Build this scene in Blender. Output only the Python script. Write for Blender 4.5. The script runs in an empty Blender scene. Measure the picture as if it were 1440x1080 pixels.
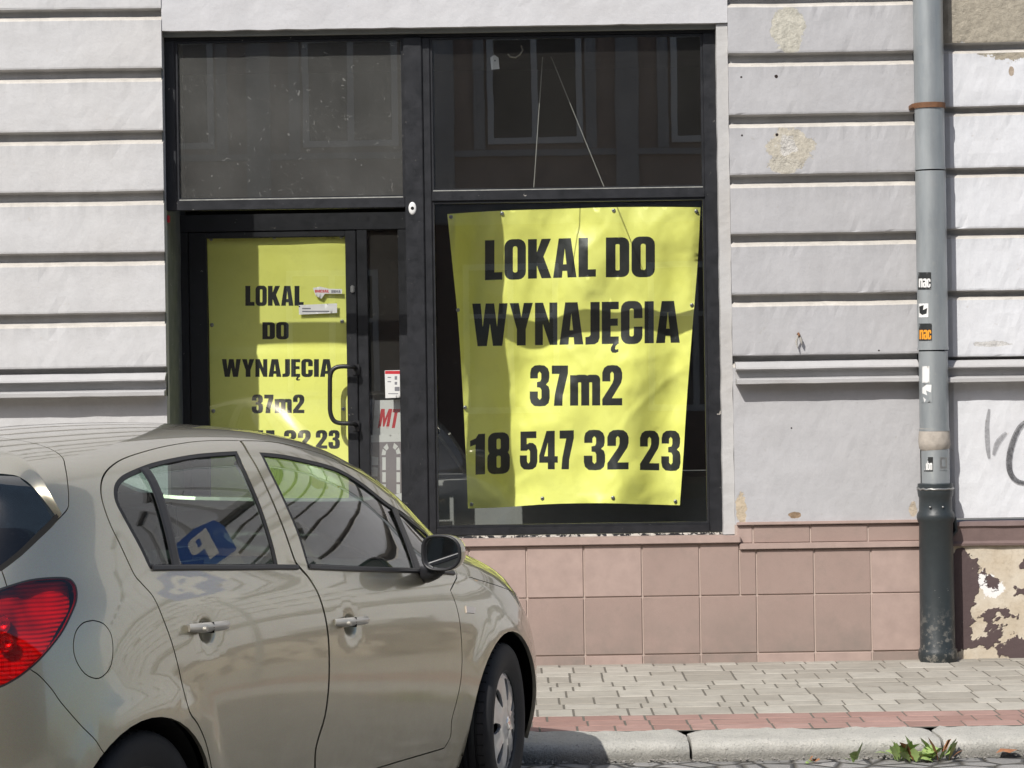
import bpy, bmesh, math, random
from mathutils import Vector, Matrix, noise
from mathutils.geometry import delaunay_2d_cdt
random.seed(7)
SC=bpy.context.scene
COL=SC.collection
# ------------------------------------------------------------------ camera model (level camera, 1.68 m above the road)
F=3700.0; ROLL=0.015; YH=511.43; H=1.6822
CR,SR=math.cos(ROLL),math.sin(ROLL)
def W(px,py,Y):
    """point of the place seen at photo pixel px,py on the plane at distance Y"""
    u_,v_=px-720,py-540
    u=u_*CR-v_*SR; v=v_*CR+u_*SR
    return Vector((u*Y/F, Y, H-(v-(YH-540))*Y/F))
cam=bpy.data.cameras.new('camera'); camo=bpy.data.objects.new('camera',cam); COL.objects.link(camo)
cam.sensor_width=36; cam.lens=F/1440*36; cam.clip_start=.1; cam.clip_end=500
cam.shift_y=-(540-YH)/1440; cam.shift_x=.43/1440
camo.matrix_world=Matrix(((CR,SR,0,0),(0,0,-1,0),(-SR,CR,0,H),(0,0,0,1)))
SC.camera=camo
SC.render.resolution_x=1024; SC.render.resolution_y=768
SC.view_settings.view_transform='Standard'; SC.view_settings.look='None'; SC.view_settings.exposure=0
SC.cycles.max_bounces=10; SC.cycles.transparent_max_bounces=16; SC.cycles.glossy_bounces=5
SC.cycles.caustics_reflective=False; SC.cycles.caustics_refractive=False
# ------------------------------------------------------------------ light
SD=Vector((.57,1.0,-1.12)).normalized()          # direction the sunlight travels
elev=math.asin(-SD.z)
sun=bpy.data.lights.new('sun','SUN'); sun.energy=4.5; sun.angle=math.radians(.5); sun.color=(1,.965,.915)
so=bpy.data.objects.new('sun',sun); COL.objects.link(so); so.rotation_euler=SD.to_track_quat('-Z','Y').to_euler(); so.location=(-6,-8,14)
w=bpy.data.worlds.new('World'); SC.world=w; w.use_nodes=True
wn=w.node_tree.nodes; wl=w.node_tree.links
sky=wn.new('ShaderNodeTexSky'); sky.sky_type='NISHITA'; sky.sun_disc=False
sky.sun_elevation=elev; sky.sun_rotation=math.atan2(-SD.x,-SD.y); sky.air_density=1.0; sky.dust_density=2.0
bg=wn['Background']; bg.inputs['Strength'].default_value=.125
wl.new(sky.outputs[0],bg.inputs[0])
# ------------------------------------------------------------------ object helpers
def link(o,parent=None):
    COL.objects.link(o)
    if parent is not None: o.parent=parent
    return o
def meshobj(name,verts,faces,mat,parent=None,smooth=False,mi=None,normals=None):
    me=bpy.data.meshes.new(name); me.from_pydata([tuple(v) for v in verts],[],faces)
    for m in (mat if isinstance(mat,(list,tuple)) else [mat]): me.materials.append(m)
    if mi: me.polygons.foreach_set('material_index',mi)
    if smooth: me.polygons.foreach_set('use_smooth',[True]*len(me.polygons))
    me.update()
    if normals: me.normals_split_custom_set_from_vertices([tuple(n) for n in normals])
    return link(bpy.data.objects.new(name,me),parent)
def empty(name,loc=(0,0,0),rz=0,parent=None):
    o=bpy.data.objects.new(name,None); o.location=loc; o.rotation_euler=(0,0,rz); o.empty_display_size=.2
    return link(o,parent)
def tag(o,label=None,cat=None,group=None,kind=None):
    for k,v in (('label',label),('category',cat),('group',group),('kind',kind)):
        if v: o[k]=v
    return o
class MB:
    """collects pieces into one mesh"""
    def __init__(s): s.v=[];s.f=[];s.m=[]
    def add(s,vs,fs,m=0):
        b=len(s.v); s.v+=[Vector(x) for x in vs]; s.f+=[tuple(i+b for i in f) for f in fs]; s.m+=[m]*len(fs)
    def box(s,a,b,m=0,bev=0):
        x0,y0,z0=a;x1,y1,z1=b
        if x0>x1:x0,x1=x1,x0
        if y0>y1:y0,y1=y1,y0
        if z0>z1:z0,z1=z1,z0
        if bev<=0:
            s.add([(x0,y0,z0),(x1,y0,z0),(x1,y1,z0),(x0,y1,z0),(x0,y0,z1),(x1,y0,z1),(x1,y1,z1),(x0,y1,z1)],
              [(0,3,2,1),(4,5,6,7),(0,1,5,4),(1,2,6,5),(2,3,7,6),(3,0,4,7)],m)
        else:
            bm=bmesh.new(); bmesh.ops.create_cube(bm,size=1)
            for v in bm.verts: v.co=Vector(((x0+x1)/2+v.co.x*(x1-x0),(y0+y1)/2+v.co.y*(y1-y0),(z0+z1)/2+v.co.z*(z1-z0)))
            bmesh.ops.bevel(bm,geom=bm.edges[:],offset=bev,segments=2,affect='EDGES')
            bm.verts.index_update()
            s.add([v.co.copy() for v in bm.verts],[tuple(v.index for v in f.verts) for f in bm.faces],m); bm.free()
    def tube(s,pts,r,n=12,m=0,cap=True):
        pts=[Vector(p) for p in pts]; rr=r if isinstance(r,(list,tuple)) else [r]*len(pts)
        vs=[];fs=[]; up=None
        for i,p in enumerate(pts):
            d=(pts[min(i+1,len(pts)-1)]-pts[max(i-1,0)]).normalized()
            if up is None:
                up=d.orthogonal().normalized()
            up=(up-d*up.dot(d)).normalized(); q=d.cross(up)
            for k in range(n):
                t=2*math.pi*k/n; vs.append(p+(up*math.cos(t)+q*math.sin(t))*rr[i])
        for i in range(len(pts)-1):
            for k in range(n):
                a=i*n+k;b=i*n+(k+1)%n; fs.append((a,b,b+n,a+n))
        if cap: fs.append(tuple(range(n))[::-1]); fs.append(tuple(range(len(pts)*n-n,len(pts)*n)))
        s.add(vs,fs,m)
    def lathe(s,prof,c,axis='Z',n=32,m=0,cap=False):
        """prof list of (r,h) revolved about axis through c"""
        vs=[];fs=[]
        for r,h in prof:
            for k in range(n):
                t=2*math.pi*k/n; x,y=r*math.cos(t),r*math.sin(t)
                vs.append(Vector(c)+(Vector((x,y,h)) if axis=='Z' else Vector((x,h,y)) if axis=='Y' else Vector((h,x,y))))
        for i in range(len(prof)-1):
            for k in range(n):
                a=i*n+k;b=i*n+(k+1)%n; fs.append((a,b,b+n,a+n))
        if cap: fs.append(tuple(range(n))[::-1]); fs.append(tuple(range(len(prof)*n-n,len(prof)*n)))
        s.add(vs,fs,m)
    def build(s,name,mat,parent=None,smooth=False,auto=None):
        o=meshobj(name,s.v,s.f,mat,parent,smooth,s.m)
        if auto is not None:
            me=o.data; me.polygons.foreach_set('use_smooth',[True]*len(me.polygons))
            bm=bmesh.new(); bm.from_mesh(me); bmesh.ops.remove_doubles(bm,verts=bm.verts[:],dist=1e-5)
            bmesh.ops.recalc_face_normals(bm,faces=bm.faces[:])
            for e in bm.edges:
                if len(e.link_faces)==2 and e.calc_face_angle(0)>auto: e.smooth=False
            bm.to_mesh(me); bm.free()
        return o
# ------------------------------------------------------------------ 2D regions (constrained triangulation)
def resample(poly,step,closed=True):
    out=[];n=len(poly)
    for i in range(n if closed else n-1):
        a=poly[i];b=poly[(i+1)%n]; d=math.hypot(b[0]-a[0],b[1]-a[1]); k=max(1,int(d/step+.5))
        for j in range(k): out.append((a[0]+(b[0]-a[0])*j/k,a[1]+(b[1]-a[1])*j/k))
    if not closed: out.append(tuple(poly[-1]))
    return out
def crom(pts,sub=4):
    """open catmull-rom"""
    if len(pts)<3: return list(pts)
    out=[];n=len(pts)
    for i in range(n-1):
        p0=pts[max(i-1,0)];p1=pts[i];p2=pts[i+1];p3=pts[min(i+2,n-1)]
        for k in range(sub):
            t=k/sub
            out.append(tuple(.5*((2*p1[c])+(-p0[c]+p2[c])*t+(2*p0[c]-5*p1[c]+4*p2[c]-p3[c])*t*t+(-p0[c]+3*p1[c]-3*p2[c]+p3[c])*t**3) for c in range(len(p1))))
    out.append(tuple(pts[-1])); return out
class Poly:
    """fast point in polygon"""
    def __init__(s,p):
        s.p=p; s.y0=min(q[1] for q in p); s.y1=max(q[1] for q in p); s.x0=min(q[0] for q in p); s.x1=max(q[0] for q in p)
        s.nb=max(1,len(p)//4); s.h=(s.y1-s.y0)/s.nb or 1; s.b=[[] for _ in range(s.nb)]
        for i in range(len(p)):
            a=p[i];b=p[(i+1)%len(p)]
            lo,hi=min(a[1],b[1]),max(a[1],b[1])
            for k in range(max(0,int((lo-s.y0)/s.h)-0),min(s.nb-1,int((hi-s.y0)/s.h))+1): s.b[k].append((a,b))
    def inside(s,x,y):
        if x<s.x0 or x>s.x1 or y<s.y0 or y>s.y1: return False
        k=min(s.nb-1,int((y-s.y0)/s.h)); c=False
        for a,b in s.b[k]:
            if (a[1]>y)!=(b[1]>y) and x<(b[0]-a[0])*(y-a[1])/(b[1]-a[1])+a[0]: c=not c
        return c
def region(add,holes,step,classes=None,estep=None,jit=0):
    """triangulate union(add)-union(holes) with inner grid; classes: list of lists of polygons -> class index (1..)
    returns verts2d, tris, tri class"""
    classes=classes or []
    loops=list(add)+list(holes)+[p for c in classes for p in c]
    loops=[resample(l,estep or step) for l in loops]
    na=len(add);nh=len(holes)
    PA=[Poly(l) for l in loops[:na]];PH=[Poly(l) for l in loops[na:na+nh]]
    PC=[];k=na+nh
    for c in classes: PC.append([Poly(l) for l in loops[k:k+len(c)]]);k+=len(c)
    vs=[];es=[];cell={}
    g=step*.6
    for l in loops:
        b=len(vs)
        for i,q in enumerate(l):
            vs.append(Vector((q[0],q[1]))); es.append((b+i,b+(i+1)%len(l)))
            cell.setdefault((int(q[0]//g),int(q[1]//g)),[]).append(q)
    x0=min(p.x0 for p in PA);x1=max(p.x1 for p in PA);y0=min(p.y0 for p in PA);y1=max(p.y1 for p in PA)
    nx=int((x1-x0)/step)+1;ny=int((y1-y0)/step)+1
    for j in range(1,ny):
        for i in range(nx+1):
            x=x0+(i+(.5 if j%2 else 0))*step;y=y0+j*step
            if jit: x+=random.uniform(-jit,jit)*step; y+=random.uniform(-jit,jit)*step
            ci,cj=int(x//g),int(y//g)
            if any((a,b) in cell for a in (ci-1,ci,ci+1) for b in (cj-1,cj,cj+1)): continue
            if any(p.inside(x,y) for p in PA) and not any(p.inside(x,y) for p in PH): vs.append(Vector((x,y)))
    r=delaunay_2d_cdt(vs,es,[],0,1e-7)
    V=r[0];T=[];K=[]
    for f in r[2]:
        cx=sum(V[i][0] for i in f)/3;cy=sum(V[i][1] for i in f)/3
        if not any(p.inside(cx,cy) for p in PA) or any(p.inside(cx,cy) for p in PH): continue
        kk=0
        for n_,c in enumerate(PC):
            if any(p.inside(cx,cy) for p in c): kk=n_+1
        T.append(tuple(f));K.append(kk)
    used=sorted({i for f in T for i in f}); mp={o:n for n,o in enumerate(used)}
    return [(V[i][0],V[i][1]) for i in used],[tuple(mp[i] for i in f) for f in T],K
# ------------------------------------------------------------------ lettering: heavy condensed capitals
def rr(x0,y0,x1,y1,r=.0):
    if r<=0: return [(x0,y0),(x1,y0),(x1,y1),(x0,y1)]
    p=[]
    for cx,cy,a in ((x1-r,y0+r,-90),(x1-r,y1-r,0),(x0+r,y1-r,90),(x0+r,y0+r,180)):
        for k in range(5):
            t=math.radians(a+k*22.5); p.append((cx+r*math.cos(t),cy+r*math.sin(t)))
    return p
def glyph(c):
    """returns width, add polygons, hole polygons ; unit cap height"""
    S=.23
    if c==' ': return .16,[],[]
    if c=='L': return .46,[rr(0,0,S+.02,1),rr(S,0,.46,.19)],[]
    if c=='O': return .57,[rr(0,-.012,.57,1.012,.20)],[rr(.225,.17,.345,.83,.05)]
    if c=='D': return .57,[rr(0,0,.30,1),rr(.1,0,.57,1,.17)],[rr(.235,.17,.335,.83,.03)]
    if c=='K': return .61,[rr(0,0,.235,1),[(.18,.52),(.36,1),(.61,1),(.41,.55),(.62,0),(.36,0),(.2,.42)]],[]
    if c=='A': return .62,[[(0,0),(.15,1),(.47,1),(.62,0),(.385,0),(.37,.17),(.25,.17),(.235,0)]],[[(.265,.34),(.355,.34),(.31,.74)]]
    if c=='W': return .92,[[(0,1),(.22,1),(.275,.45),(.35,1),(.57,1),(.645,.45),(.70,1),(.92,1),(.78,0),(.54,0),(.46,.52),(.38,0),(.14,0)]],[]
    if c=='Y': return .60,[[(0,1),(.235,1),(.30,.66),(.365,1),(.60,1),(.415,.38),(.415,0),(.185,0),(.185,.38)]],[]
    if c=='N': return .58,[[(0,0),(0,1),(.21,1),(.375,.52),(.375,1),(.58,1),(.58,0),(.385,0),(.205,.50),(.205,0)]],[]
    if c=='J': return .37,[[(.13,1),(.37,1),(.37,.16),(.33,.05),(.24,0),(0,-.01),(0,.17),(.09,.18),(.13,.22)]],[]
    if c in 'EĘ':
        a=[rr(0,0,.23,1),rr(.2,0,.44,.175),rr(.2,.82,.44,1),rr(.2,.43,.415,.60)]
        if c=='Ę': a.append([(.30,.01),(.24,-.08),(.23,-.15),(.27,-.205),(.35,-.215),(.43,-.19),(.43,-.12),(.37,-.14),(.34,-.12),(.36,-.05),(.43,.01)])
        return .44,a,[]
    if c=='C': return .56,[rr(0,-.012,.56,1.012,.20)],[rr(.225,.17,.335,.83,.045),rr(.30,.40,.60,.60)]
    if c=='I': return .24,[rr(0,0,.24,1)],[]
    if c=='M': return .80,[[(0,0),(0,1),(.26,1),(.40,.5),(.54,1),(.80,1),(.80,0),(.58,0),(.58,.6),(.45,.05),(.35,.05),(.22,.6),(.22,0)]],[]
    if c=='T': return .50,[rr(.14,0,.36,1),rr(0,.82,.50,1)],[]
    if c=='P': return .54,[rr(0,0,.22,1),rr(.1,.42,.54,1,.17)],[rr(.22,.58,.33,.84,.03)]
    if c=='m': return .80,[rr(0,0,.215,.76),rr(.10,.30,.51,.77,.12),rr(.295,0,.51,.62),rr(.40,.30,.80,.77,.12),rr(.585,0,.80,.62)],[rr(.215,-.02,.295,.58,.02),rr(.51,-.02,.585,.58,.02)]
    if c=='n': return .50,[rr(0,0,.2,.76),rr(.1,.3,.5,.77,.12),rr(.29,0,.5,.62)],[rr(.2,-.02,.29,.58,.02)]
    if c=='o': return .50,[rr(0,-.01,.5,.77,.17)],[rr(.2,.14,.30,.62,.03)]
    if c=='b': return .50,[rr(0,0,.2,1),rr(.05,0,.5,.77,.15)],[rr(.2,.14,.30,.62,.03)]
    if c=='a': return .48,[rr(.27,0,.48,.7),rr(0,-.01,.46,.45,.13),rr(.02,.5,.48,.77,.12)],[rr(.19,.12,.27,.33,.02),rr(-.02,.46,.27,.58,.0)]
    if c=='c': return .46,[rr(0,-.01,.46,.77,.16)],[rr(.2,.14,.29,.62,.03),rr(.25,.31,.5,.48)]
    if c=='1': return .36,[[(.13,0),(.36,0),(.36,1),(.20,1),(.14,.90),(0,.84),(0,.70),(.13,.74)]],[]
    if c=='2': return .53,[[(0,0),(.53,0),(.53,.18),(.255,.18),(.50,.56),(.53,.68),(.53,.82),(.49,.93),(.40,1),(.27,1.012),(.14,1),(.05,.94),(0,.82),(0,.60),(.215,.60),(.215,.80),(.26,.85),(.305,.80),(.305,.66),(.27,.56),(0,.16)]],[]
    if c=='3': return .53,[[(0,.20),(.03,.08),(.12,0),(.27,-.012),(.41,0),(.50,.07),(.53,.20),(.53,.38),(.50,.48),(.43,.53),(.50,.60),(.52,.70),(.52,.82),(.48,.93),(.39,1),(.26,1.012),(.13,1),(.04,.93),(.01,.82),(.01,.68),(.215,.68),(.215,.80),(.26,.85),(.305,.80),(.305,.67),(.28,.61),(.19,.59),(.19,.46),(.28,.45),(.31,.39),(.31,.20),(.265,.15),(.215,.20),(.215,.36),(0,.36)]],[]
    if c=='4': return .56,[[(.26,0),(.47,0),(.47,.17),(.56,.17),(.56,.34),(.47,.34),(.47,1),(.22,1),(0,.36),(0,.17),(.26,.17)]],[[(.26,.34),(.26,.70),(.15,.34)]]
    if c=='5': return .53,[[(.02,1),(.50,1),(.50,.82),(.21,.82),(.21,.66),(.29,.70),(.40,.69),(.49,.62),(.53,.50),(.53,.20),(.49,.07),(.39,0),(.26,-.012),(.12,0),(.03,.08),(0,.20),(0,.37),(.215,.37),(.215,.20),(.26,.15),(.305,.20),(.305,.48),(.26,.53),(.21,.49),(.02,.49)]],[]
    if c=='7': return .43,[[(0,1),(.43,1),(.43,.80),(.29,.25),(.28,0),(.055,0),(.08,.28),(.20,.79),(0,.79)]],[]
    if c=='8': return .54,[rr(0,-.012,.54,.56,.17),rr(.015,.44,.525,1.012,.17)],[rr(.22,.14,.32,.44,.04),rr(.22,.60,.32,.86,.04)]
    if c=='-': return .3,[rr(0,.35,.3,.5)],[]
    return .4,[rr(0,0,.4,1)],[]
def text(s,x0,x1,y0,y1,y0b=None,y1b=None,gap=.055,shear=0):
    """fit string between x0..x1 ; y0 top .. y1 baseline (image style, y down). b = values at the right end"""
    y0b=y0 if y0b is None else y0b; y1b=y1 if y1b is None else y1b
    tot=0;G=[]
    for c in s:
        w_,a,h=glyph(c); G.append((tot,a,h)); tot+=w_+gap
    tot-=gap
    add=[];hol=[]
    def mp(x,y):
        X=x0+(x1-x0)*(x/tot) ; t=(X-x0)/(x1-x0)
        b=y1+(y1b-y1)*t; tp=y0+(y0b-y0)*t
        return (X+shear*y*(y1-y0),b+(tp-b)*y)
    for ox,a,h in G:
        add+=[[mp(ox+x,y) for x,y in p] for p in a]; hol+=[[mp(ox+x,y) for x,y in p] for p in h]
    return add,hol
def px_patch(name,outline,Yf,mats,parent,add=(),hol=(),step=8,extra=None,estep=None,smooth=True,thick=0):
    """flat or wavy sheet measured in photo pixels, at distance Yf(px,py); ink where add minus hol"""
    cl=[]
    if add: cl=[list(add),list(hol)] if hol else [list(add)]
    if extra: cl=cl+extra
    v,t,k=region([outline],[],step,cl,estep)
    P3=[W(x,y,Yf(x,y)) for x,y in v]
    if add: k=[0 if (hol and q==2) else q for q in k]
    # orient toward camera
    f=[];
    for a,b,c in t:
        n=(P3[b]-P3[a]).cross(P3[c]-P3[a])
        f.append((a,b,c) if n.y<0 else (a,c,b))
    return meshobj(name,P3,f,mats,parent,smooth,k)
# ------------------------------------------------------------------ materials
def new(name):
    m=bpy.data.materials.new(name); m.use_nodes=True
    nt=m.node_tree; return m,nt.nodes,nt.links,nt.nodes['Principled BSDF']
class NG:
    def __init__(s,name):
        s.m,s.n,s.l,s.b=new(name)
        s.tc=s.n.new('ShaderNodeTexCoord')
        s.co=s.tc.outputs['Object']
    def noise(s,scale,det=4,rough=.55,vec=None,dist=0):
        t=s.n.new('ShaderNodeTexNoise'); t.inputs['Scale'].default_value=scale; t.inputs['Detail'].default_value=det
        t.inputs['Roughness'].default_value=rough; t.inputs['Distortion'].default_value=dist
        s.l.new(vec or s.co,t.inputs['Vector']); return t.outputs['Fac']
    def vor(s,scale,feat='F1',vec=None,out='Distance'):
        t=s.n.new('ShaderNodeTexVoronoi'); t.inputs['Scale'].default_value=scale; t.feature=feat
        s.l.new(vec or s.co,t.inputs['Vector']); return t.outputs[out]
    def ramp(s,f,a,b,c0=(0,0,0,1),c1=(1,1,1,1)):
        t=s.n.new('ShaderNodeValToRGB'); t.color_ramp.elements[0].position=a; t.color_ramp.elements[1].position=b
        t.color_ramp.elements[0].color=c0; t.color_ramp.elements[1].color=c1
        s.l.new(f,t.inputs[0]); return t.outputs[0]
    def mix(s,f,a,b,mode='MIX'):
        t=s.n.new('ShaderNodeMix'); t.data_type='RGBA'; t.blend_type=mode
        for i,v in ((0,f),(6,a),(7,b)):
            if isinstance(v,(int,float)): t.inputs[i].default_value=v
            elif isinstance(v,tuple): t.inputs[i].default_value=v if len(v)==4 else v+(1,)
            else: s.l.new(v,t.inputs[i])
        return t.outputs[2]
    def math(s,op,a,b=0,c=None):
        t=s.n.new('ShaderNodeMath'); t.operation=op
        for i,v in enumerate((a,b) if c is None else (a,b,c)):
            if isinstance(v,(int,float)): t.inputs[i].default_value=v
            else: s.l.new(v,t.inputs[i])
        return t.outputs[0]
    def sep(s,vec=None):
        t=s.n.new('ShaderNodeSeparateXYZ'); s.l.new(vec or s.co,t.inputs[0]); return t.outputs
    def bump(s,h,st=.3,dist=.01,prev=None):
        t=s.n.new('ShaderNodeBump'); t.inputs['Strength'].default_value=st; t.inputs['Distance'].default_value=dist
        s.l.new(h,t.inputs['Height'])
        if prev: s.l.new(prev,t.inputs['Normal'])
        s.l.new(t.outputs[0],s.b.inputs['Normal']); return t.outputs[0]
    def vmap(s,sc):
        t=s.n.new('ShaderNodeMapping'); t.inputs['Scale'].default_value=sc; s.l.new(s.co,t.inputs[0]); return t.outputs[0]
    def col(s,c):
        if isinstance(c,tuple): s.b.inputs['Base Color'].default_value=c if len(c)==4 else c+(1,)
        else: s.l.new(c,s.b.inputs['Base Color'])
    def set(s,**k):
        for a,v in k.items():
            i=s.b.inputs[a.replace('_',' ')]
            if isinstance(v,(int,float,tuple)): i.default_value=v
            else: s.l.new(v,i)
        return s
    def ell(s,X,Z,cx,cz,rx,rz,nz,amp=.5,soft=.04):
        """noisy ellipse mask"""
        a=s.math('DIVIDE',s.math('SUBTRACT',X,cx),rx); b=s.math('DIVIDE',s.math('SUBTRACT',Z,cz),rz)
        d=s.math('SQRT',s.math('ADD',s.math('MULTIPLY',a,a),s.math('MULTIPLY',b,b)))
        d=s.math('ADD',d,s.math('MULTIPLY',s.math('SUBTRACT',nz,.5),amp*2))
        return s.ramp(d,1-soft,1+soft,(1,1,1,1),(0,0,0,1))
def simple(name,c,rough=.6,metal=0,var=.12,scale=20,bump=0,bscale=80,coat=0,spec=.5):
    g=NG(name); n=g.noise(scale); d=tuple(x*(1-var) for x in c[:3]); u=tuple(min(1,x*(1+var)) for x in c[:3])
    g.col(g.mix(n,d,u)); g.set(Roughness=rough,Metallic=metal); g.b.inputs['Coat Weight'].default_value=coat
    g.b.inputs['Specular IOR Level'].default_value=spec
    if bump: g.bump(g.noise(bscale,6),bump,.003)
    return g.m
def plaster(name,c,dirt=(.30,.28,.25),patches=(),patchcol=(.42,.39,.32),seedoff=0,dirtamt=.35,holes=()):
    g=NG(name); X,Y,Z=g.sep()
    big=g.noise(1.6,6,.6); mid=g.noise(7,8,.65); fine=g.noise(60,6,.7); st=g.noise(1,6,.6,g.vmap((3.0,3.0,14)))
    base=g.mix(g.ramp(mid,.3,.7),tuple(x*.93 for x in c),tuple(min(1,x*1.05) for x in c))
    base=g.mix(g.math('MULTIPLY',g.ramp(big,.42,.75),dirtamt),base,dirt)
    base=g.mix(g.math('MULTIPLY',g.ramp(st,.55,.8),dirtamt*.5),base,tuple(x*.75 for x in c))
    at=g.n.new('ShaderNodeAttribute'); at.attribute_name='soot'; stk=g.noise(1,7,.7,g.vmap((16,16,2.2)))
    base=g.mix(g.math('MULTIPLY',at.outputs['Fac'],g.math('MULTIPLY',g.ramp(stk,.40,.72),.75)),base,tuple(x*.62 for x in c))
    # small specks and chips
    sp=g.noise(23,3,.5); base=g.mix(g.math('MULTIPLY',g.ramp(sp,.72,.76),.55),base,dirt)
    vr=g.noise(9,8,.7,None,1.5); base=g.mix(g.math('MULTIPLY',g.ramp(vr,.492,.50),g.math('MULTIPLY',g.ramp(vr,.50,.508,(1,1,1,1),(0,0,0,1)),.25)),base,tuple(x*.6 for x in c))
    h=g.math('ADD',g.math('MULTIPLY',mid,.9),g.math('MULTIPLY',fine,.10))
    nz=g.math('ADD',g.math('MULTIPLY',g.noise(9,3,.6),.55),g.math('MULTIPLY',g.noise(34,8,.75),.45))
    for (cx,cz,rx,rz,amp,pc) in patches:
        mk=g.ell(X,Z,cx,cz,rx*1.05,rz*1.05,nz,amp*1.8+.35)
        tone=g.mix(g.ramp(g.noise(28,6,.7),.35,.65),tuple(x*.8 for x in pc),tuple(min(1,x*1.15) for x in pc))
        base=g.mix(mk,base,tone); h=g.math('ADD',h,g.math('MULTIPLY',mk,-.9)); h=g.math('ADD',h,g.math('MULTIPLY',g.math('MULTIPLY',mk,g.noise(30,5,.7)),1.6))
    for (cx,cz,r) in holes:
        mk=g.ell(X,Z,cx,cz,r,r,g.noise(90,3),.35,.12)
        base=g.mix(mk,base,(.03,.022,.02))
    g.col(base); g.set(Roughness=.9); g.b.inputs['Specular IOR Level'].default_value=.2
    g.bump(h,.6,.010)
    return g.m
def glass(name,tint,rough=0.0,dirt=0,dirtcol=(.3,.3,.28),refl=1.0,dscale=3,wave=.012):
    m=bpy.data.materials.new(name); m.use_nodes=True; nt=m.node_tree; n=nt.nodes; l=nt.links
    for x in list(n): n.remove(x)
    o=n.new('ShaderNodeOutputMaterial'); tr=n.new('ShaderNodeBsdfTransparent'); tr.inputs[0].default_value=tint+(1,)
    gl=n.new('ShaderNodeBsdfGlossy'); gl.inputs['Roughness'].default_value=rough; gl.inputs[0].default_value=(1,1,1,1)
    ge=n.new('ShaderNodeNewGeometry'); dt=n.new('ShaderNodeVectorMath'); dt.operation='DOT_PRODUCT'; l.new(ge.outputs['Incoming'],dt.inputs[0]); l.new(ge.outputs['Normal'],dt.inputs[1])
    def mth(op,a,b=0):
        t=n.new('ShaderNodeMath'); t.operation=op
        for i,v in enumerate((a,b)):
            if isinstance(v,(int,float)): t.inputs[i].default_value=v
            else: l.new(v,t.inputs[i])
        return t.outputs[0]
    sch=mth('ADD',mth('MULTIPLY',mth('POWER',mth('SUBTRACT',1.0,mth('ABSOLUTE',dt.outputs['Value'])),5.0),.96),.042)
    mu=n.new('ShaderNodeMath'); mu.operation='MULTIPLY'; mu.inputs[1].default_value=1.75*refl; mu.use_clamp=True
    l.new(sch,mu.inputs[0])
    mx=n.new('ShaderNodeMixShader'); l.new(mu.outputs[0],mx.inputs[0]); l.new(tr.outputs[0],mx.inputs[1]); l.new(gl.outputs[0],mx.inputs[2])
    last=mx
    tc=n.new('ShaderNodeTexCoord')
    # faint waviness of real panes
    wz=n.new('ShaderNodeTexNoise'); wz.inputs['Scale'].default_value=2.2; l.new(tc.outputs['Object'],wz.inputs['Vector'])
    bp=n.new('ShaderNodeBump'); bp.inputs['Strength'].default_value=wave; bp.inputs['Distance'].default_value=.01; l.new(wz.outputs['Fac'],bp.inputs['Height']); l.new(bp.outputs[0],gl.inputs['Normal'])
    if dirt:
        nz=n.new('ShaderNodeTexNoise'); nz.inputs['Scale'].default_value=dscale; nz.inputs['Detail'].default_value=8; nz.inputs['Roughness'].default_value=.65; l.new(tc.outputs['Object'],nz.inputs['Vector'])
        rp=n.new('ShaderNodeMapRange'); rp.inputs[1].default_value=.25; rp.inputs[2].default_value=.8; rp.inputs[3].default_value=dirt*.6; rp.inputs[4].default_value=dirt*1.4; l.new(nz.outputs['Fac'],rp.inputs[0])
        # scratches / stuck specks
        n2=n.new('ShaderNodeTexNoise'); n2.inputs['Scale'].default_value=26; n2.inputs['Detail'].default_value=3; n2.inputs['Distortion'].default_value=2.5; l.new(tc.outputs['Object'],n2.inputs['Vector'])
        r2=n.new('ShaderNodeMapRange'); r2.inputs[1].default_value=.66; r2.inputs[2].default_value=.70; r2.inputs[4].default_value=.30 if dirt>.1 else .12 if dirt>.03 else .02; l.new(n2.outputs['Fac'],r2.inputs[0])
        ad=n.new('ShaderNodeMath'); ad.operation='ADD'; ad.use_clamp=True; l.new(rp.outputs[0],ad.inputs[0]); l.new(r2.outputs[0],ad.inputs[1])
        df=n.new('ShaderNodeBsdfDiffuse'); df.inputs[0].default_value=dirtcol+(1,)
        m2=n.new('ShaderNodeMixShader'); l.new(ad.outputs[0],m2.inputs[0]); l.new(last.outputs[0],m2.inputs[1]); l.new(df.outputs[0],m2.inputs[2]); last=m2
    l.new(last.outputs[0],o.inputs[0]); return m
def paint():
    g=NG('champagne_metallic_paint')
    fl=g.vor(900,out='Color'); big=g.noise(3,5); dirt=g.noise(9,8,.7); X,Y,Z=g.sep()
    low=g.ramp(Z,.15,.75,(1,1,1,1),(0,0,0,1))
    base=g.mix(.14,(.43,.405,.315),fl,'OVERLAY')
    dm=g.math('MULTIPLY',g.math('MULTIPLY',low,g.ramp(dirt,.35,.7)),.35)
    base=g.mix(dm,base,(.27,.24,.19))
    g.col(base); g.set(Metallic=.82)
    g.set(Roughness=g.math('ADD',.33,g.math('MULTIPLY',dm,.5)))
    g.b.inputs['Coat Weight'].default_value=1.0; g.b.inputs['Coat IOR'].default_value=1.75
    g.l.new(g.math('ADD',g.math('ADD',.010,g.math('MULTIPLY',g.ramp(Z,.35,.85,(1,1,1,1),(0,0,0,1)),.13)),g.math('MULTIPLY',g.ramp(dirt,.5,.85),.05)),g.b.inputs['Coat Roughness'])
    # orange peel
    t=g.n.new('ShaderNodeBump'); t.inputs['Strength'].default_value=.03; t.inputs['Distance'].default_value=.001
    g.l.new(g.noise(120,2),t.inputs['Height']); g.l.new(t.outputs[0],g.b.inputs['Coat Normal'])
    return g.m
M={}
M['paint']=paint()
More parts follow.
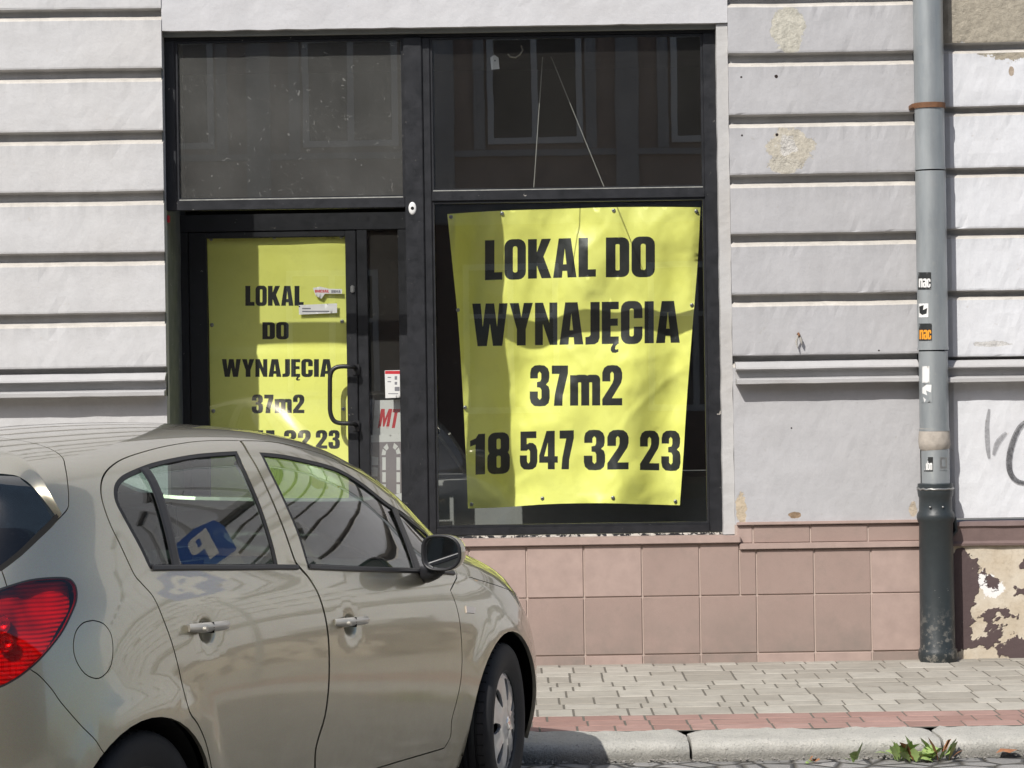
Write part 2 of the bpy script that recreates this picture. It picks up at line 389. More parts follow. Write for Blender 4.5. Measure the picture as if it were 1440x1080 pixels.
M['handlepaint']=simple('pale_champagne_handle_paint',(.44,.42,.37),.3,.35,var=.04,coat=1)
M['rubber']=simple('black_rubber',(.012,.012,.013),.55,bump=.2)
M['gapblack']=simple('shadow_gap_black',(.006,.006,.006),.9)
M['trim']=simple('black_plastic_trim',(.018,.018,.02),.42,var=.2)
M['cabin']=simple('dark_cabin_plastic',(.035,.037,.038),.6,var=.2,bump=.2)
M['fabric']=simple('grey_seat_fabric',(.055,.057,.06),.95,var=.25,scale=60,bump=.4,bscale=400)
M['lining']=simple('pale_roof_lining',(.42,.41,.38),.95)
M['carglass']=glass('greenish_car_glass',(.56,.68,.63),refl=1.0,dirt=.012,wave=.0)
M['darkglass']=glass('tinted_rear_glass',(.03,.04,.06),refl=.8,dirt=.01,wave=0)
M['chrome']=simple('chrome',(.75,.75,.76),.08,1,var=.02)
M['silver']=simple('silver_hubcap_paint',(.60,.61,.62),.32,.6,var=.12,scale=12,coat=.6,bump=.1)
M['mirror']=simple('mirror_silver',(.85,.87,.88),.02,1,var=.01)
M['tyre']=simple('tyre_rubber',(.018,.018,.019),.75,var=.3,bump=.3,bscale=200)
M['amber']=simple('amber_clear_lens',(.65,.55,.45),.15,coat=1)
g=NG('red_ribbed_reflector'); X,Y,Z=g.sep()
wv=g.n.new('ShaderNodeTexWave'); wv.bands_direction='Z'; wv.inputs['Scale'].default_value=26; g.l.new(g.co,wv.inputs[0])
g.col(g.mix(g.ramp(g.noise(7,2),.35,.65),(.80,.018,.02),(.22,.004,.006))); g.set(Roughness=.3,Metallic=.15); g.bump(wv.outputs['Fac'],.5,.005); M['redrefl']=g.m
M['redlens']=glass('clear_red_lens',(.88,.06,.07),refl=.9)
M['redclear']=simple('bright_lamp_cup',(.85,.2,.2),.12,.9)
# facade
M['glassfront']=glass('shop_window_glass',(.92,.95,.94),refl=1.9,dirt=.03,dirtcol=(.40,.38,.34))
M['clearglass']=glass('clear_display_glass',(.95,.98,.96),refl=1.2,dirt=.007,dirtcol=(.4,.4,.4))
M['sideglass']=glass('dusty_side_light_glass',(.9,.92,.9),refl=1.3,dirt=.07,dirtcol=(.33,.32,.29))
M['dirtyglass']=glass('dusty_shop_glass',(.85,.86,.84),refl=1.3,dirt=.20,dirtcol=(.30,.30,.28),dscale=2.5)
g=NG('black_worn_frame_paint'); n=g.noise(14,7,.7); ch=g.noise(34,4,.6,None,1)
b=g.mix(g.ramp(n,.35,.7),(.006,.007,.009),(.013,.014,.018)); b=g.mix(g.ramp(ch,.715,.73),b,(.33,.31,.28)); g.col(b); g.set(Roughness=g.math('ADD',.3,g.math('MULTIPLY',n,.4))); g.bump(n,.25,.004); M['frame']=g.m
g=NG('peeling_sill_paint'); ch=g.noise(24,5,.65,None,.6); b=g.mix(g.ramp(ch,.50,.53),(.02,.02,.023),(.60,.56,.50)); g.col(b); g.set(Roughness=.8); g.bump(ch,.9,.01); M['sillpeel']=g.m
M['reveal']=plaster('grey_green_reveal_plaster',(.26,.275,.265),dirt=(.12,.12,.11),dirtamt=.5)
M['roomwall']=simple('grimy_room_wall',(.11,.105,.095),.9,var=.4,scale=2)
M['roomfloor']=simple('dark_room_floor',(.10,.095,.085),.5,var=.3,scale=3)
g=NG('yellow_banner_vinyl'); cz=g.math('ABSOLUTE',g.math('SUBTRACT',g.noise(5.5,4,.6,None,.7),.5)); n=g.noise(2.2,5,.6); n2=g.noise(9,6,.7)
b=g.mix(g.ramp(n,.3,.7),(.93,.91,.20),(.98,.97,.26)); b=g.mix(g.math('MULTIPLY',g.ramp(n2,.52,.75),.25),b,(.66,.66,.15)); g.col(b); g.set(Roughness=.42); g.b.inputs['Subsurface Weight'].default_value=0; g.bump(g.noise(6,4,.5),.35,.012)
M['yellow']=g.m
M['ink']=simple('black_print_ink',(.018,.02,.02),.45,var=.2)
M['white']=simple('white_paper',(.72,.72,.70),.6,var=.05)
M['redink']=simple('red_print_ink',(.55,.03,.04),.5)
M['greyink']=simple('grey_print_ink',(.20,.20,.22),.5)
M['mauve']=simple('grey_violet_sheet',(.23,.20,.21),.6)
M['orangeink']=simple('orange_print',(.80,.32,.02),.5)
M['rust']=simple('rusty_band',(.16,.075,.035),.8,var=.5,scale=40,bump=.4)
M['steel']=simple('dull_steel',(.35,.35,.34),.4,.8)
M['cable']=simple('grey_cable',(.30,.29,.26),.7)
g=NG('weathered_zinc'); X,Y,Z=g.sep(); n=g.noise(3,6,.6,g.vmap((4,4,.8))); n2=g.noise(30,6,.7)
b=g.mix(g.ramp(n,.3,.7),(.27,.295,.305),(.40,.425,.43)); b=g.mix(g.math('MULTIPLY',g.ramp(n2,.55,.75),.4),b,(.42,.42,.40)); g.col(b); g.set(Roughness=.42,Metallic=.45); g.bump(n2,.15,.003); M['zinc']=g.m
g=NG('black_cast_iron_paint'); X,Y,Z=g.sep(); n=g.noise(26,7,.7); n2=g.noise(60,3,.6)
low=g.ramp(Z,.1,.42,(1,1,1,1),(0,0,0,1))
b=g.mix(n,(.016,.021,.023),(.034,.042,.045)); b=g.mix(g.math('MULTIPLY',low,g.ramp(n,.52,.60)),b,(.17,.16,.14)); b=g.mix(g.ramp(n2,.735,.75),b,(.45,.45,.42)); g.col(b); g.set(Roughness=.42); g.bump(n,.35,.004); M['iron']=g.m
g=NG('pink_stone_tile'); n=g.noise(5,5); n2=g.noise(300,3,.8); n3=g.noise(18,7,.7)
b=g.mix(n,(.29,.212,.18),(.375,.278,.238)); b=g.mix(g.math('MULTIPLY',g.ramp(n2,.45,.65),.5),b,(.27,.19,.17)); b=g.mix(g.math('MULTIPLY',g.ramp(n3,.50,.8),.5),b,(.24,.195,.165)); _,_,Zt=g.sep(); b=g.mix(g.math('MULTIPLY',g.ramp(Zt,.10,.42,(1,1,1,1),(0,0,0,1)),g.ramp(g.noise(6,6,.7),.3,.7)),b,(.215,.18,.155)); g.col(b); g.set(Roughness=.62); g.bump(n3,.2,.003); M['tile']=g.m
M['tilealt']=simple('pink_stone_tile_pale',(.385,.288,.25),.6,var=.22,scale=14,bump=.2)
M['grout']=simple('pale_tile_grout',(.46,.37,.32),.9,var=.15,scale=60)
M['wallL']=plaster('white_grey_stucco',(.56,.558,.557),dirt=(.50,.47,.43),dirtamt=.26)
M['grooveshade']=plaster('groove_shade_plaster',(.46,.455,.45),dirt=(.2,.19,.17),dirtamt=.4)  # shade of the groove recesses painted into the colour, with patchy grime
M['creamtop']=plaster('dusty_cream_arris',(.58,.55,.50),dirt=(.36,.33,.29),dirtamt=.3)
# ------------------------------------------------------------------ car surface: one smooth spline sheet per side
A=[-.86,-.84,-.70,-.42,0.0,.42,.80,1.15,1.5,1.9,2.3,2.62,2.88,3.08,3.17,3.19]
#        nose              axle        mirror                       rear
ROWS=[
dict(z=[.20,.20,.20,.20,.20,.19,.19,.19,.19,.19,.20,.22,.24,.26,.27,.27],
     s=[0,.36,.60,.76,.80,.79,.78,.78,.78,.78,.79,.79,.74,.62,.33,0]),
dict(z=[.34,.34,.34,.34,.34,.33,.32,.32,.32,.32,.34,.36,.37,.38,.39,.39],
     s=[0,.38,.64,.80,.855,.845,.84,.84,.84,.84,.85,.85,.79,.66,.36,0]),
dict(z=[.52,.52,.52,.54,.56,.55,.54,.54,.54,.54,.56,.56,.55,.54,.53,.53],
     s=[0,.38,.64,.80,.862,.860,.862,.864,.865,.865,.868,.866,.81,.68,.38,0]),
dict(z=[.64,.65,.67,.70,.73,.74,.74,.75,.76,.77,.78,.77,.74,.71,.69,.69],
     s=[0,.36,.60,.76,.845,.855,.858,.862,.865,.866,.862,.850,.79,.655,.36,0]),
dict(z=[.71,.73,.765,.82,.875,.895,.90,.91,.93,.95,.97,.98,.96,.93,.91,.91],
     s=[0,.32,.54,.69,.785,.822,.832,.838,.842,.842,.832,.812,.75,.62,.33,0]),
dict(z=[.74,.765,.81,.875,.945,.965,.98,.99,1.00,1.02,1.045,1.06,1.05,1.03,1.01,1.01],
     s=[0,.27,.46,.60,.71,.765,.79,.80,.805,.805,.79,.765,.70,.585,.31,0]),
dict(z=[.76,.79,.835,.905,.975,1.035,1.11,1.14,1.15,1.16,1.165,1.17,1.16,1.15,1.14,1.14],
     s=[0,.23,.40,.53,.62,.70,.745,.765,.772,.772,.755,.725,.665,.555,.29,0]),
dict(z=[.78,.815,.86,.93,1.00,1.125,1.265,1.295,1.30,1.295,1.285,1.27,1.26,1.25,1.25,1.25],
     s=[0,.20,.35,.47,.56,.66,.695,.715,.722,.720,.705,.675,.62,.52,.27,0]),
dict(z=[.79,.83,.88,.95,1.02,1.19,1.365,1.43,1.44,1.425,1.395,1.375,1.35,1.33,1.33,1.33],
     s=[0,.16,.30,.41,.49,.60,.62,.635,.65,.65,.635,.605,.57,.49,.26,0]),
dict(z=[.80,.84,.89,.96,1.03,1.22,1.41,1.48,1.495,1.48,1.455,1.425,1.405,1.38,1.375,1.375],
     s=[0,.10,.20,.28,.32,.37,.40,.43,.45,.45,.44,.42,.41,.36,.19,0]),
dict(z=[.80,.845,.895,.965,1.035,1.23,1.42,1.495,1.512,1.50,1.475,1.445,1.425,1.405,1.39,1.385],
     s=[0]*16),
]
# per-row shift of station a (nose/tail lean)
DA={ # row: {station: da}
0:{0:.06,1:.06,2:.05,12:-.02,13:-.06,14:-.08,15:-.08},
1:{0:.01,1:.01},
3:{0:.02,1:.02,2:.02},
4:{0:.07,1:.07,2:.05,13:-.02,14:-.03,15:-.03},
5:{0:.10,1:.11,2:.09,5:-.04,6:-.06,12:-.01,13:-.05,14:-.07,15:-.07},
6:{0:.11,1:.14,2:.13,3:.04,5:-.06,6:-.06,12:-.03,13:-.12,14:-.17,15:-.17},
7:{0:.12,1:.16,2:.17,3:.08,5:-.06,6:-.04,12:-.07,13:-.22,14:-.28,15:-.28},
8:{0:.12,1:.17,2:.19,3:.12,5:-.06,6:-.02,12:-.10,13:-.28,14:-.33,15:-.33},
9:{0:.12,1:.15,2:.17,3:.12,5:-.04,12:-.07,13:-.24,14:-.27,15:-.27},
10:{0:.12,1:.14,2:.16,3:.12,12:-.07,13:-.22,14:-.25,15:-.25},
}
NU,NV=16,11
def net():
    P=[]
    for j,r in enumerate(ROWS):
        row=[]
        for i in range(NU):
            row.append((A[i]+DA.get(j,{}).get(i,0.0), r['s'][i], r['z'][i]))
        P.append(row)
    return P
def bs(t):
    return ((1-t)**3/6,(3*t**3-6*t*t+4)/6,(-3*t**3+3*t*t+3*t+1)/6,t**3/6)
def dbs(t):
    return (-(1-t)**2/2,(9*t*t-12*t)/6,(-9*t*t+6*t+3)/6,t*t/2)
def mir(p): return (p[0],-p[1],p[2])
class Body:
    def __init__(self):
        P=net()
        # pad u with mirror, pad v: bottom linear, top mirror
        rows=[]
        for r in P: rows.append([mir(r[1])]+r+[mir(r[-2])])
        bot=[tuple(2*a-b for a,b in zip(x,y)) for x,y in zip(rows[0],rows[1])]
        top=[mir(x) for x in rows[-2]]
        self.R=[bot]+rows+[top]
    def _e(self,u,v,fu,fv):
        i=min(max(int(math.floor(u)),0),NU-2); j=min(max(int(math.floor(v)),0),NV-2)
        bu=fu(u-i); bv=fv(v-j)
        o=[0,0,0]
        for q in range(4):
            row=self.R[j+q]; c=bv[q]
            for p in range(4):
                w=c*bu[p]; pt=row[i+p]
                o[0]+=w*pt[0];o[1]+=w*pt[1];o[2]+=w*pt[2]
        return o
    def raw(self,u,v): return self._e(u,v,bs,bs)
    def P(self,u,v):
        p=self._e(u,v,bs,bs)
        # wheel-arch flare
        if p[2]<.80 and p[1]>.5:
            for ac in (0.0,2.511):
                r=math.hypot(p[0]-ac,p[2]-.31)
                d=r-.385
                w=math.exp(-(d/.045)**2) if d>0 else 1.0
                p[1]+=.012*w
        return p
    def N(self,u,v):
        e=1e-3
        u0,u1=max(0,u-e),min(NU-1,u+e); v0,v1=max(0,v-e),min(NV-1,v+e)
        a=self.P(u1,v);b=self.P(u0,v);c=self.P(u,v1);d=self.P(u,v0)
        U=[x-y for x,y in zip(a,b)];V=[x-y for x,y in zip(c,d)]
        n=(U[1]*V[2]-U[2]*V[1],U[2]*V[0]-U[0]*V[2],U[0]*V[1]-U[1]*V[0])
        l=math.sqrt(sum(x*x for x in n)) or 1
        return [x/l for x in n]   # sign handled by caller
CUR={
 'rear_door':[(8.062,8.22),(8.259,8.278),(8.664,8.367),(9.102,8.366),(9.457,8.309),(9.836,8.199),(10.136,8.003),(10.347,7.763),(10.48,7.491),(10.559,7.178),(10.595,6.78),(10.596,6.378),(10.563,5.937),(10.524,5.42),(10.495,5.08),(10.447,4.862),(10.398,4.65),(10.347,4.401),(10.296,3.881),(10.232,3.461),(10.182,3.095),(10.141,2.752),(10.104,2.42),(9.977,2.219),(9.86,1.963),(9.785,1.713),(9.75,1.574)],
 'b_cut':[(8.062,8.22),(8.182,7.81),(8.203,7.413),(8.192,6.971),(8.157,6.426),(8.105,5.825),(8.063,5.261),(8.026,5.099),(7.915,4.748),(7.846,4.299),(7.82,4.052),(7.782,3.54),(7.772,3.133),(7.784,2.773),(7.808,2.342),(7.865,1.933),(7.961,1.63),(7.995,1.403),(7.962,1.128)],
 'fdoor_front':[(5.059,3.783),(5.01,3.447),(4.989,3.062),(4.992,2.688),(4.998,2.255),(5.033,1.859),(5.117,1.487),(5.173,1.215),(5.145,0.891),(5.229,0.645),(6.186,0.689),(6.609,0.705)],
 'rear_win':[(8.33,7.885),(8.607,7.922),(8.924,7.959),(9.247,7.954),(9.578,7.916),(9.871,7.817),(10.081,7.71),(10.239,7.542),(10.337,7.319),(10.385,7.048),(10.376,6.687),(10.34,6.249),(10.284,5.74),(10.253,5.363),(10.219,5.237),(9.177,5.135),(8.369,5.067),(8.358,5.546),(8.374,6.119),(8.39,6.692),(8.405,7.176),(8.387,7.578),(8.33,7.885)],
 'front_win':[(7.996,7.792),(7.63,7.697),(7.224,7.562),(6.794,7.439),(6.575,7.344),(6.29,7.13),(6.008,6.862),(5.793,6.71),(5.555,6.655),(4.898,6.41),(4.81,4.237),(5.742,4.549),(7.863,5.013),(7.895,5.782),(7.964,6.387),(8.016,6.931),(8.038,7.381),(7.996,7.792)],
 'fline':[(8.064,8.214),(7.687,8.149),(7.397,8.066),(7.119,7.946),(6.819,7.842),(6.527,7.716),(6.452,7.587),(6.174,7.497),(5.851,7.379),(5.582,7.262),(5.572,6.933),(5.546,6.679)],
 'hatch':[(9.986,9.355),(9.911,9.318),(10.152,9.005),(10.404,8.568),(10.637,8.226),(10.847,7.818),(10.983,7.449),(11.082,7.132),(11.147,7.017),(11.27,6.878),(11.477,6.661),(11.754,6.367),(12.089,5.997),(12.442,5.679),(12.337,5.245)],
 'rglass':[(11.404,8.668),(11.253,8.502),(11.318,8.158),(11.361,7.775),(11.343,7.395),(11.279,6.937)],
 'tail':[(12.487,5.196),(12.307,5.254),(12.03,5.314),(11.731,5.298),(11.475,5.222),(11.398,5.061),(11.401,4.829),(11.458,4.557),(11.583,4.268),(11.746,3.986),(11.916,3.796),(12.132,3.61),(12.358,3.466),(12.565,3.374),(12.662,3.346)],
 'flap':[(11.304,4.058),(11.175,3.965),(11.096,3.77),(11.101,3.534),(11.166,3.299),(11.29,3.179),(11.418,3.16),(11.566,3.265),(11.655,3.465),(11.664,3.677),(11.587,3.913),(11.45,4.049),(11.304,4.058)],
 'bumper':[(12.265,3.501),(12.163,3.395),(12.025,3.172),(11.931,2.973),(11.728,2.633),(11.582,2.399),(11.483,2.191)],
 'hood':[(4.906,4.281),(4.693,4.14),(4.186,3.94),(3.705,3.751),(3.135,3.603),(2.833,3.528)],
 'marker':[(4.822,3.355),(4.608,3.285),(4.653,3.143),(4.837,3.193),(4.822,3.355)],
 'fogline':[(12.736,2.558),(12.244,2.487),(12.3,2.36),(12.406,2.218)],
 'div_r':[(9.76,7.851),(9.867,5.353)],
 'div_f':[(5.718,6.67),(5.699,4.651)],
 'sail':[(5.468,4.612),(4.817,4.212),(4.839,4.637),(4.978,4.93)],
 'farch':[(4.834,0.406),(4.843,0.741),(4.833,1.039),(4.806,1.299),(4.762,1.534),(4.702,1.748),(4.627,1.945),(4.539,2.125),(4.44,2.285),(4.332,2.419),(4.217,2.523),(4.098,2.592),(3.976,2.623),(3.854,2.613),(3.734,2.561),(3.617,2.469),(3.506,2.338),(3.403,2.175),(3.311,1.985),(3.23,1.774),(3.165,1.543),(3.115,1.29),(3.083,1.011),(3.068,0.697),(3.073,0.353)],
 'rarch':[(12.097,0.109),(12.068,0.492),(12.019,0.851),(11.955,1.169),(11.874,1.447),(11.771,1.69),(11.649,1.9),(11.51,2.077),(11.358,2.22),(11.197,2.33),(11.031,2.406),(10.864,2.449),(10.699,2.46),(10.54,2.439),(10.389,2.387),(10.249,2.306),(10.122,2.198),(10.009,2.064),(9.911,1.907),(9.83,1.728),(9.765,1.526),(9.719,1.301),(9.69,1.047),(9.681,0.754),(9.689,0.421)],
}
# ------------------------------------------------------------------ the parked car
BD=Body()
CARX,CARY,CARR=-0.8011,10.390,math.radians(65.10)
car=empty('parked_car',(CARX,CARY,0),CARR)
tag(car,'champagne beige five door hatchback parked nose to the kerb in front of the shop','car')
KU,KV=.34,.13
_p=BD.P(8,2.5); _n=BD.N(8,2.5); NS=1 if _n[1]>0 else -1
def L(p,side=1): return Vector((-p[0],-p[1]*side,p[2]))       # a,s,z -> car local
def PN(u,v):
    u=min(max(u,0),15);v=min(max(v,0),10)
    p=BD.P(u,v);n=BD.N(u,v); return p,[x*NS for x in n]
def dent(p):
    """finger bowls behind the door handles"""
    for a,z in ((1.262,.806),(2.17,.876)):
        r=math.hypot((p[0]-a)/.050,(p[2]-z)/.047)
        if r<1 and p[1]>.6: p[1]-=.019*(1-r*r)**1.6
    return p
def panel(name,add,holes=(),mat=None,parent=None,sides=(1,),off=0,rim=.012,step=.034,dents=False,classes=None,off_fn=None,estep=.016,smoothN=0):
    A_=[[(u*KU,v*KV) for u,v in p] for p in add]; H_=[[(u*KU,v*KV) for u,v in p] for p in holes]
    C_=[[[(u*KU,v*KV) for u,v in p] for p in c] for c in (classes or [])]
    v2,tr,kl=region(A_,H_,step,C_,estep)
    cnt={}
    for f in tr:
        for i in range(3):
            e=(f[i],f[(i+1)%3]); k=(min(e),max(e)); cnt.setdefault(k,[]).append(e)
    bnd=[v[0] for v in cnt.values() if len(v)==1]
    base=[]
    for x,y in v2:
        u,v=x/KU,y/KV
        p,n=PN(u,v)
        if smoothN:
            a_=Vector((0,0,0))
            for du in (-1,-.5,0,.5,1):
                for dv in (-1,-.5,0,.5,1): a_+=Vector(PN(u+du*smoothN,v+dv*smoothN)[1])
            n_s=list(a_.normalized())
        if dents: p=dent(list(p))
        if off or off_fn:
            o=off+(off_fn(u,v) if off_fn else 0); p=[p[i]+n[i]*o for i in range(3)]
        base.append((p,n_s if smoothN else n))
    if dents:   # numeric normals near the bowls
        for i,(x,y) in enumerate(v2):
            p=base[i][0]
            if any(math.hypot(p[0]-a,p[2]-z)<.06 for a,z in ((1.262,.806),(2.17,.876))):
                e=.006; q=[dent(list(PN(x/KU+dx,y/KV+dy)[0])) for dx,dy in ((e*2,0),(-e*2,0),(0,e*4),(0,-e*4))]
                U=Vector(q[0])-Vector(q[1]);V_=Vector(q[2])-Vector(q[3]); nn=U.cross(V_).normalized()
                if nn.dot(Vector(base[i][1]))<0: nn=-nn
                base[i]=(p,list(nn))
    Vs=[];Ns=[];Fs=[];Ms=[]
    for sd in sides:
        b=len(Vs)
        for p,n in base: Vs.append(L(p,sd)); Ns.append(L(n,sd))
        for f,k in zip(tr,kl):
            a_,b_,c_=(Vs[b+i] for i in f)
            nn=(b_-a_).cross(c_-a_)
            g_=tuple(b+i for i in f) if nn.dot(Ns[b+f[0]])>0 else (b+f[0],b+f[2],b+f[1])
            Fs.append(g_);Ms.append(0 if dents else k)
        if rim:
            for i,j in bnd:
                # centre line and outer sheet limits get no rim
                if abs(base[i][0][1])<1e-3 and abs(base[j][0][1])<1e-3: continue
                pi,ni=Vs[b+i],Ns[b+i];pj,nj=Vs[b+j],Ns[b+j]
                q=[pi,pj,pj-nj*rim,pi-ni*rim]
                nn=(q[1]-q[0]).cross(q[2]-q[0])
                if nn.length<1e-12: continue
                nn=nn.normalized()*(1 if sd==1 else 1)
                k=len(Vs); Vs+=q; Ns+=[nn]*4; Fs.append((k,k+1,k+2,k+3)); Ms.append(0)
    return meshobj(name,Vs,Fs,mat,parent,True,Ms,Ns)
def strip(name,curve,hw,depth,mat,parent,side=1,taper=None,thick=0,closed=False):
    """ribbon that follows a curve on the body; hw half width (m), depth below (+) / above (-) the skin"""
    pts=resample([(u*KU,v*KV) for u,v in curve],.02,closed)
    if closed: pts.append(pts[0])
    P3=[PN(x/KU,y/KV) for x,y in pts]
    Vs=[];Fs=[]
    for i,(p,n) in enumerate(P3):
        a=Vector(P3[max(i-1,0)][0]);b=Vector(P3[min(i+1,len(P3)-1)][0]); t=(b-a).normalized(); n=Vector(n); w_=n.cross(t).normalized(); p=Vector(p)
        if thick: pr=[(-hw,0),(-hw,thick*.7),(-hw*.6,thick),(hw*.6,thick),(hw,thick*.7),(hw,0)]
        else: pr=[(-hw,0),(hw,0)]
        for x,h in pr: Vs.append(L(p+w_*x+n*(h-depth),side))
    m=len(pr)
    for i in range(len(P3)-1):
        for k in range(m-1):
            a=i*m+k; Fs.append((a,a+1,a+m+1,a+m) )
    if thick:
        Fs.append(tuple(range(m))); Fs.append(tuple(range(len(Vs)-m,len(Vs)))[::-1])
    return meshobj(name,Vs,Fs,mat,parent,thick==0)
def shrink(poly,d):
    """offset a closed uv outline inwards by d metres"""
    q=resample([(u*KU,v*KV) for u,v in poly],.016); n=len(q)
    P3=[Vector(PN(x/KU,y/KV)[0]) for x,y in q]; N3=[Vector(PN(x/KU,y/KV)[1]) for x,y in q]
    area=sum(q[i][0]*q[(i+1)%n][1]-q[(i+1)%n][0]*q[i][1] for i in range(n))
    out=[]
    for i in range(n):
        t=(P3[(i+1)%n]-P3[i-1])
        if t.length<1e-9: continue
        t.normalize(); 
        u,v=q[i][0]/KU,q[i][1]/KV
        e=.01
        pu=(Vector(PN(u+e,v)[0])-Vector(PN(u-e,v)[0]))/(2*e if 0<u-e and u+e<15 else e); pv=(Vector(PN(u,v+e)[0])-Vector(PN(u,v-e)[0]))/(2*e if 0<v-e and v+e<10 else e)
        # inward = left of the direction of travel in uv if ccw
        nn=N3[i]; w_=nn.cross(t)
        # decide sign with uv
        a11,a12,a22=pu.dot(pu),pu.dot(pv),pv.dot(pv); b1,b2=pu.dot(w_),pv.dot(w_); D=a11*a22-a12*a12
        if abs(D)<1e-12: continue
        du,dv=(b1*a22-b2*a12)/D,(a11*b2-a12*b1)/D
        tx,ty=q[(i+1)%n][0]-q[i-1][0],q[(i+1)%n][1]-q[i-1][1]
        cr=tx*dv*KV-ty*du*KU
        s_=1 if (cr>0)==(area>0) else -1
        out.append((u+du*d*s_,v+dv*d*s_))
    return out
cu={k:list(v) for k,v in CUR.items()}
bc=crom(cu['b_cut'],3)
fl=crom(cu['fline'][:10],3)+crom([cu['fline'][9],(5.552,7.0),cu['fline'][11]],2)[1:]
fd=fl+[(5.30,6.62),(4.86,6.50),(4.77,6.1),(4.75,5.2),(4.77,4.3),(4.83,4.12)]+crom(cu['fdoor_front'][:10],3)+[(6.186,.689),(7.93,.70)]+bc[::-1]
rd=crom(cu['rear_door'],3)+[(9.62,1.1),(9.42,.72),(7.93,.70)]+bc[::-1][:-1]
rw=crom(cu['rear_win'][:14],3)+[(10.24,5.27),(10.20,5.236)]+cu['rear_win'][15:17]+crom(cu['rear_win'][16:],2)[1:-1]
fw=crom(cu['front_win'][:9],3)+[(4.93,6.38),(4.86,6.1),(4.83,5.2),(4.85,4.32)]+[(5.742,4.549),(7.863,5.013)]+crom(cu['front_win'][12:],3)[1:-1]
tail=crom(cu['tail'],3)+[(13.0,3.25),(13.35,3.4),(13.45,4.3),(13.2,4.9),(12.85,5.1)]
seam=[(9.70,10),(9.767,9.746),(9.868,9.563),(9.96,9.35)]+crom([(9.96,9.35)]+cu['hatch'][2:8],3)+crom(cu['hatch'][7:14],3)[1:]+[(12.40,5.45),(12.37,5.22)]
hatch=seam+crom(cu['tail'][:2],1)[:0]+[(12.50,5.16),(12.85,5.05),(13.2,4.85),(13.47,4.3),(13.38,3.35),(13.2,2.95),(15,2.8),(15,10)]
rg=crom(cu['rglass'],3)+crom([(11.30,6.86),(11.49,6.63),(11.766,6.34),(12.10,5.97),(12.44,5.65)],2)[1:]+[(13.2,5.40),(15,5.35),(15,8.2),(13.5,8.3),(12.4,8.5)]
SPO=[(15,7.7),(13.8,7.85),(12.9,8.2),(12.0,8.75),(11.2,9.15),(10.78,9.28),(10.568,9.2),(10.612,9.08),(10.707,8.93),(10.862,8.683),(10.998,8.432),(11.17,8.063),(11.275,7.672),(11.285,7.344),(11.262,6.944)]
SPI=[(15,7.35),(13.8,7.5),(13.0,7.8),(12.3,8.3),(11.8,8.6),(11.5,8.72),(11.378,8.686),(11.31,8.6),(11.263,8.492),(11.293,8.295),(11.319,8.149),(11.357,7.914),(11.368,7.627),(11.347,7.357),(11.275,6.936)]
rgo=crom(SPO,3)+crom([(11.30,6.86),(11.49,6.63),(11.766,6.34),(12.10,5.97),(12.44,5.65)],2)[1:]+[(13.2,5.40),(15,5.35)]
flap=crom(cu['flap'],3)[:-1]
bump=crom(cu['bumper'],3)+[(11.30,1.9),(11.55,0),(15,0),(15,2.75),(13.2,2.88),(13.02,3.18)]+crom(cu['tail'],3)[::-1][:-19]
bump=[q for q in bump]
marker=cu['marker'][:-1]
wind=crom([(4.75,10),(4.82,9),(5.02,8.35),(5.5,8.15),(6.1,8.25),(6.6,8.5),(6.85,9.0),(6.9,10)],3)
hoodp=crom([(4.55,10),(4.6,8.5),(4.52,6.8),(4.48,5.2),(4.52,4.12)],3)+crom([(4.52,4.12)]+cu['hood'][2:5]+[(2.5,3.55),(1.8,3.85),(0,4.3)],3)[1:]+[(0,10)]
headl=crom([(3.1,3.42),(2.2,3.45),(1.35,3.3),(1.3,2.75),(2.1,2.55),(2.95,2.95),(3.1,3.42)],3)[:-1]
fa=cu['farch']+[(3.07,-.5),(4.84,-.5)]
ra=cu['rarch']+[(9.69,-.5),(12.1,-.5)]
domain=[(0,0),(15,0),(15,10),(0,10)]
G=.0034
def uv_of(a,z,u0,v0):
    u,v=u0,v0
    for _ in range(30):
        p=PN(u,v)[0]; ra,rz=a-p[0],z-p[2]; e=1e-3; pu=PN(u+e,v)[0];pv=PN(u,v+e)[0]
        A,B_,C_,D=(pu[0]-p[0])/e,(pv[0]-p[0])/e,(pu[2]-p[2])/e,(pv[2]-p[2])/e; d=A*D-B_*C_
        u+=(ra*D-B_*rz)/d; v+=(A*rz-ra*C_)/d
    return u,v
def bowl(a,z,u0,v0): return [[uv_of(a+.050*r*math.cos(t*math.pi/14),z+.047*r*math.sin(t*math.pi/14),u0,v0) for t in range(28)] for r in (1.0,.93,.84,.72,.55,.36,.15)]
body=panel('body',[domain],[fd,rd,rw,fw,tail,hatch,rg,flap,bump,marker,wind,hoodp,headl,fa,ra],M['paint'],car,(1,-1),rim=.014,step=.036)
def holes_for(*h): return list(h)
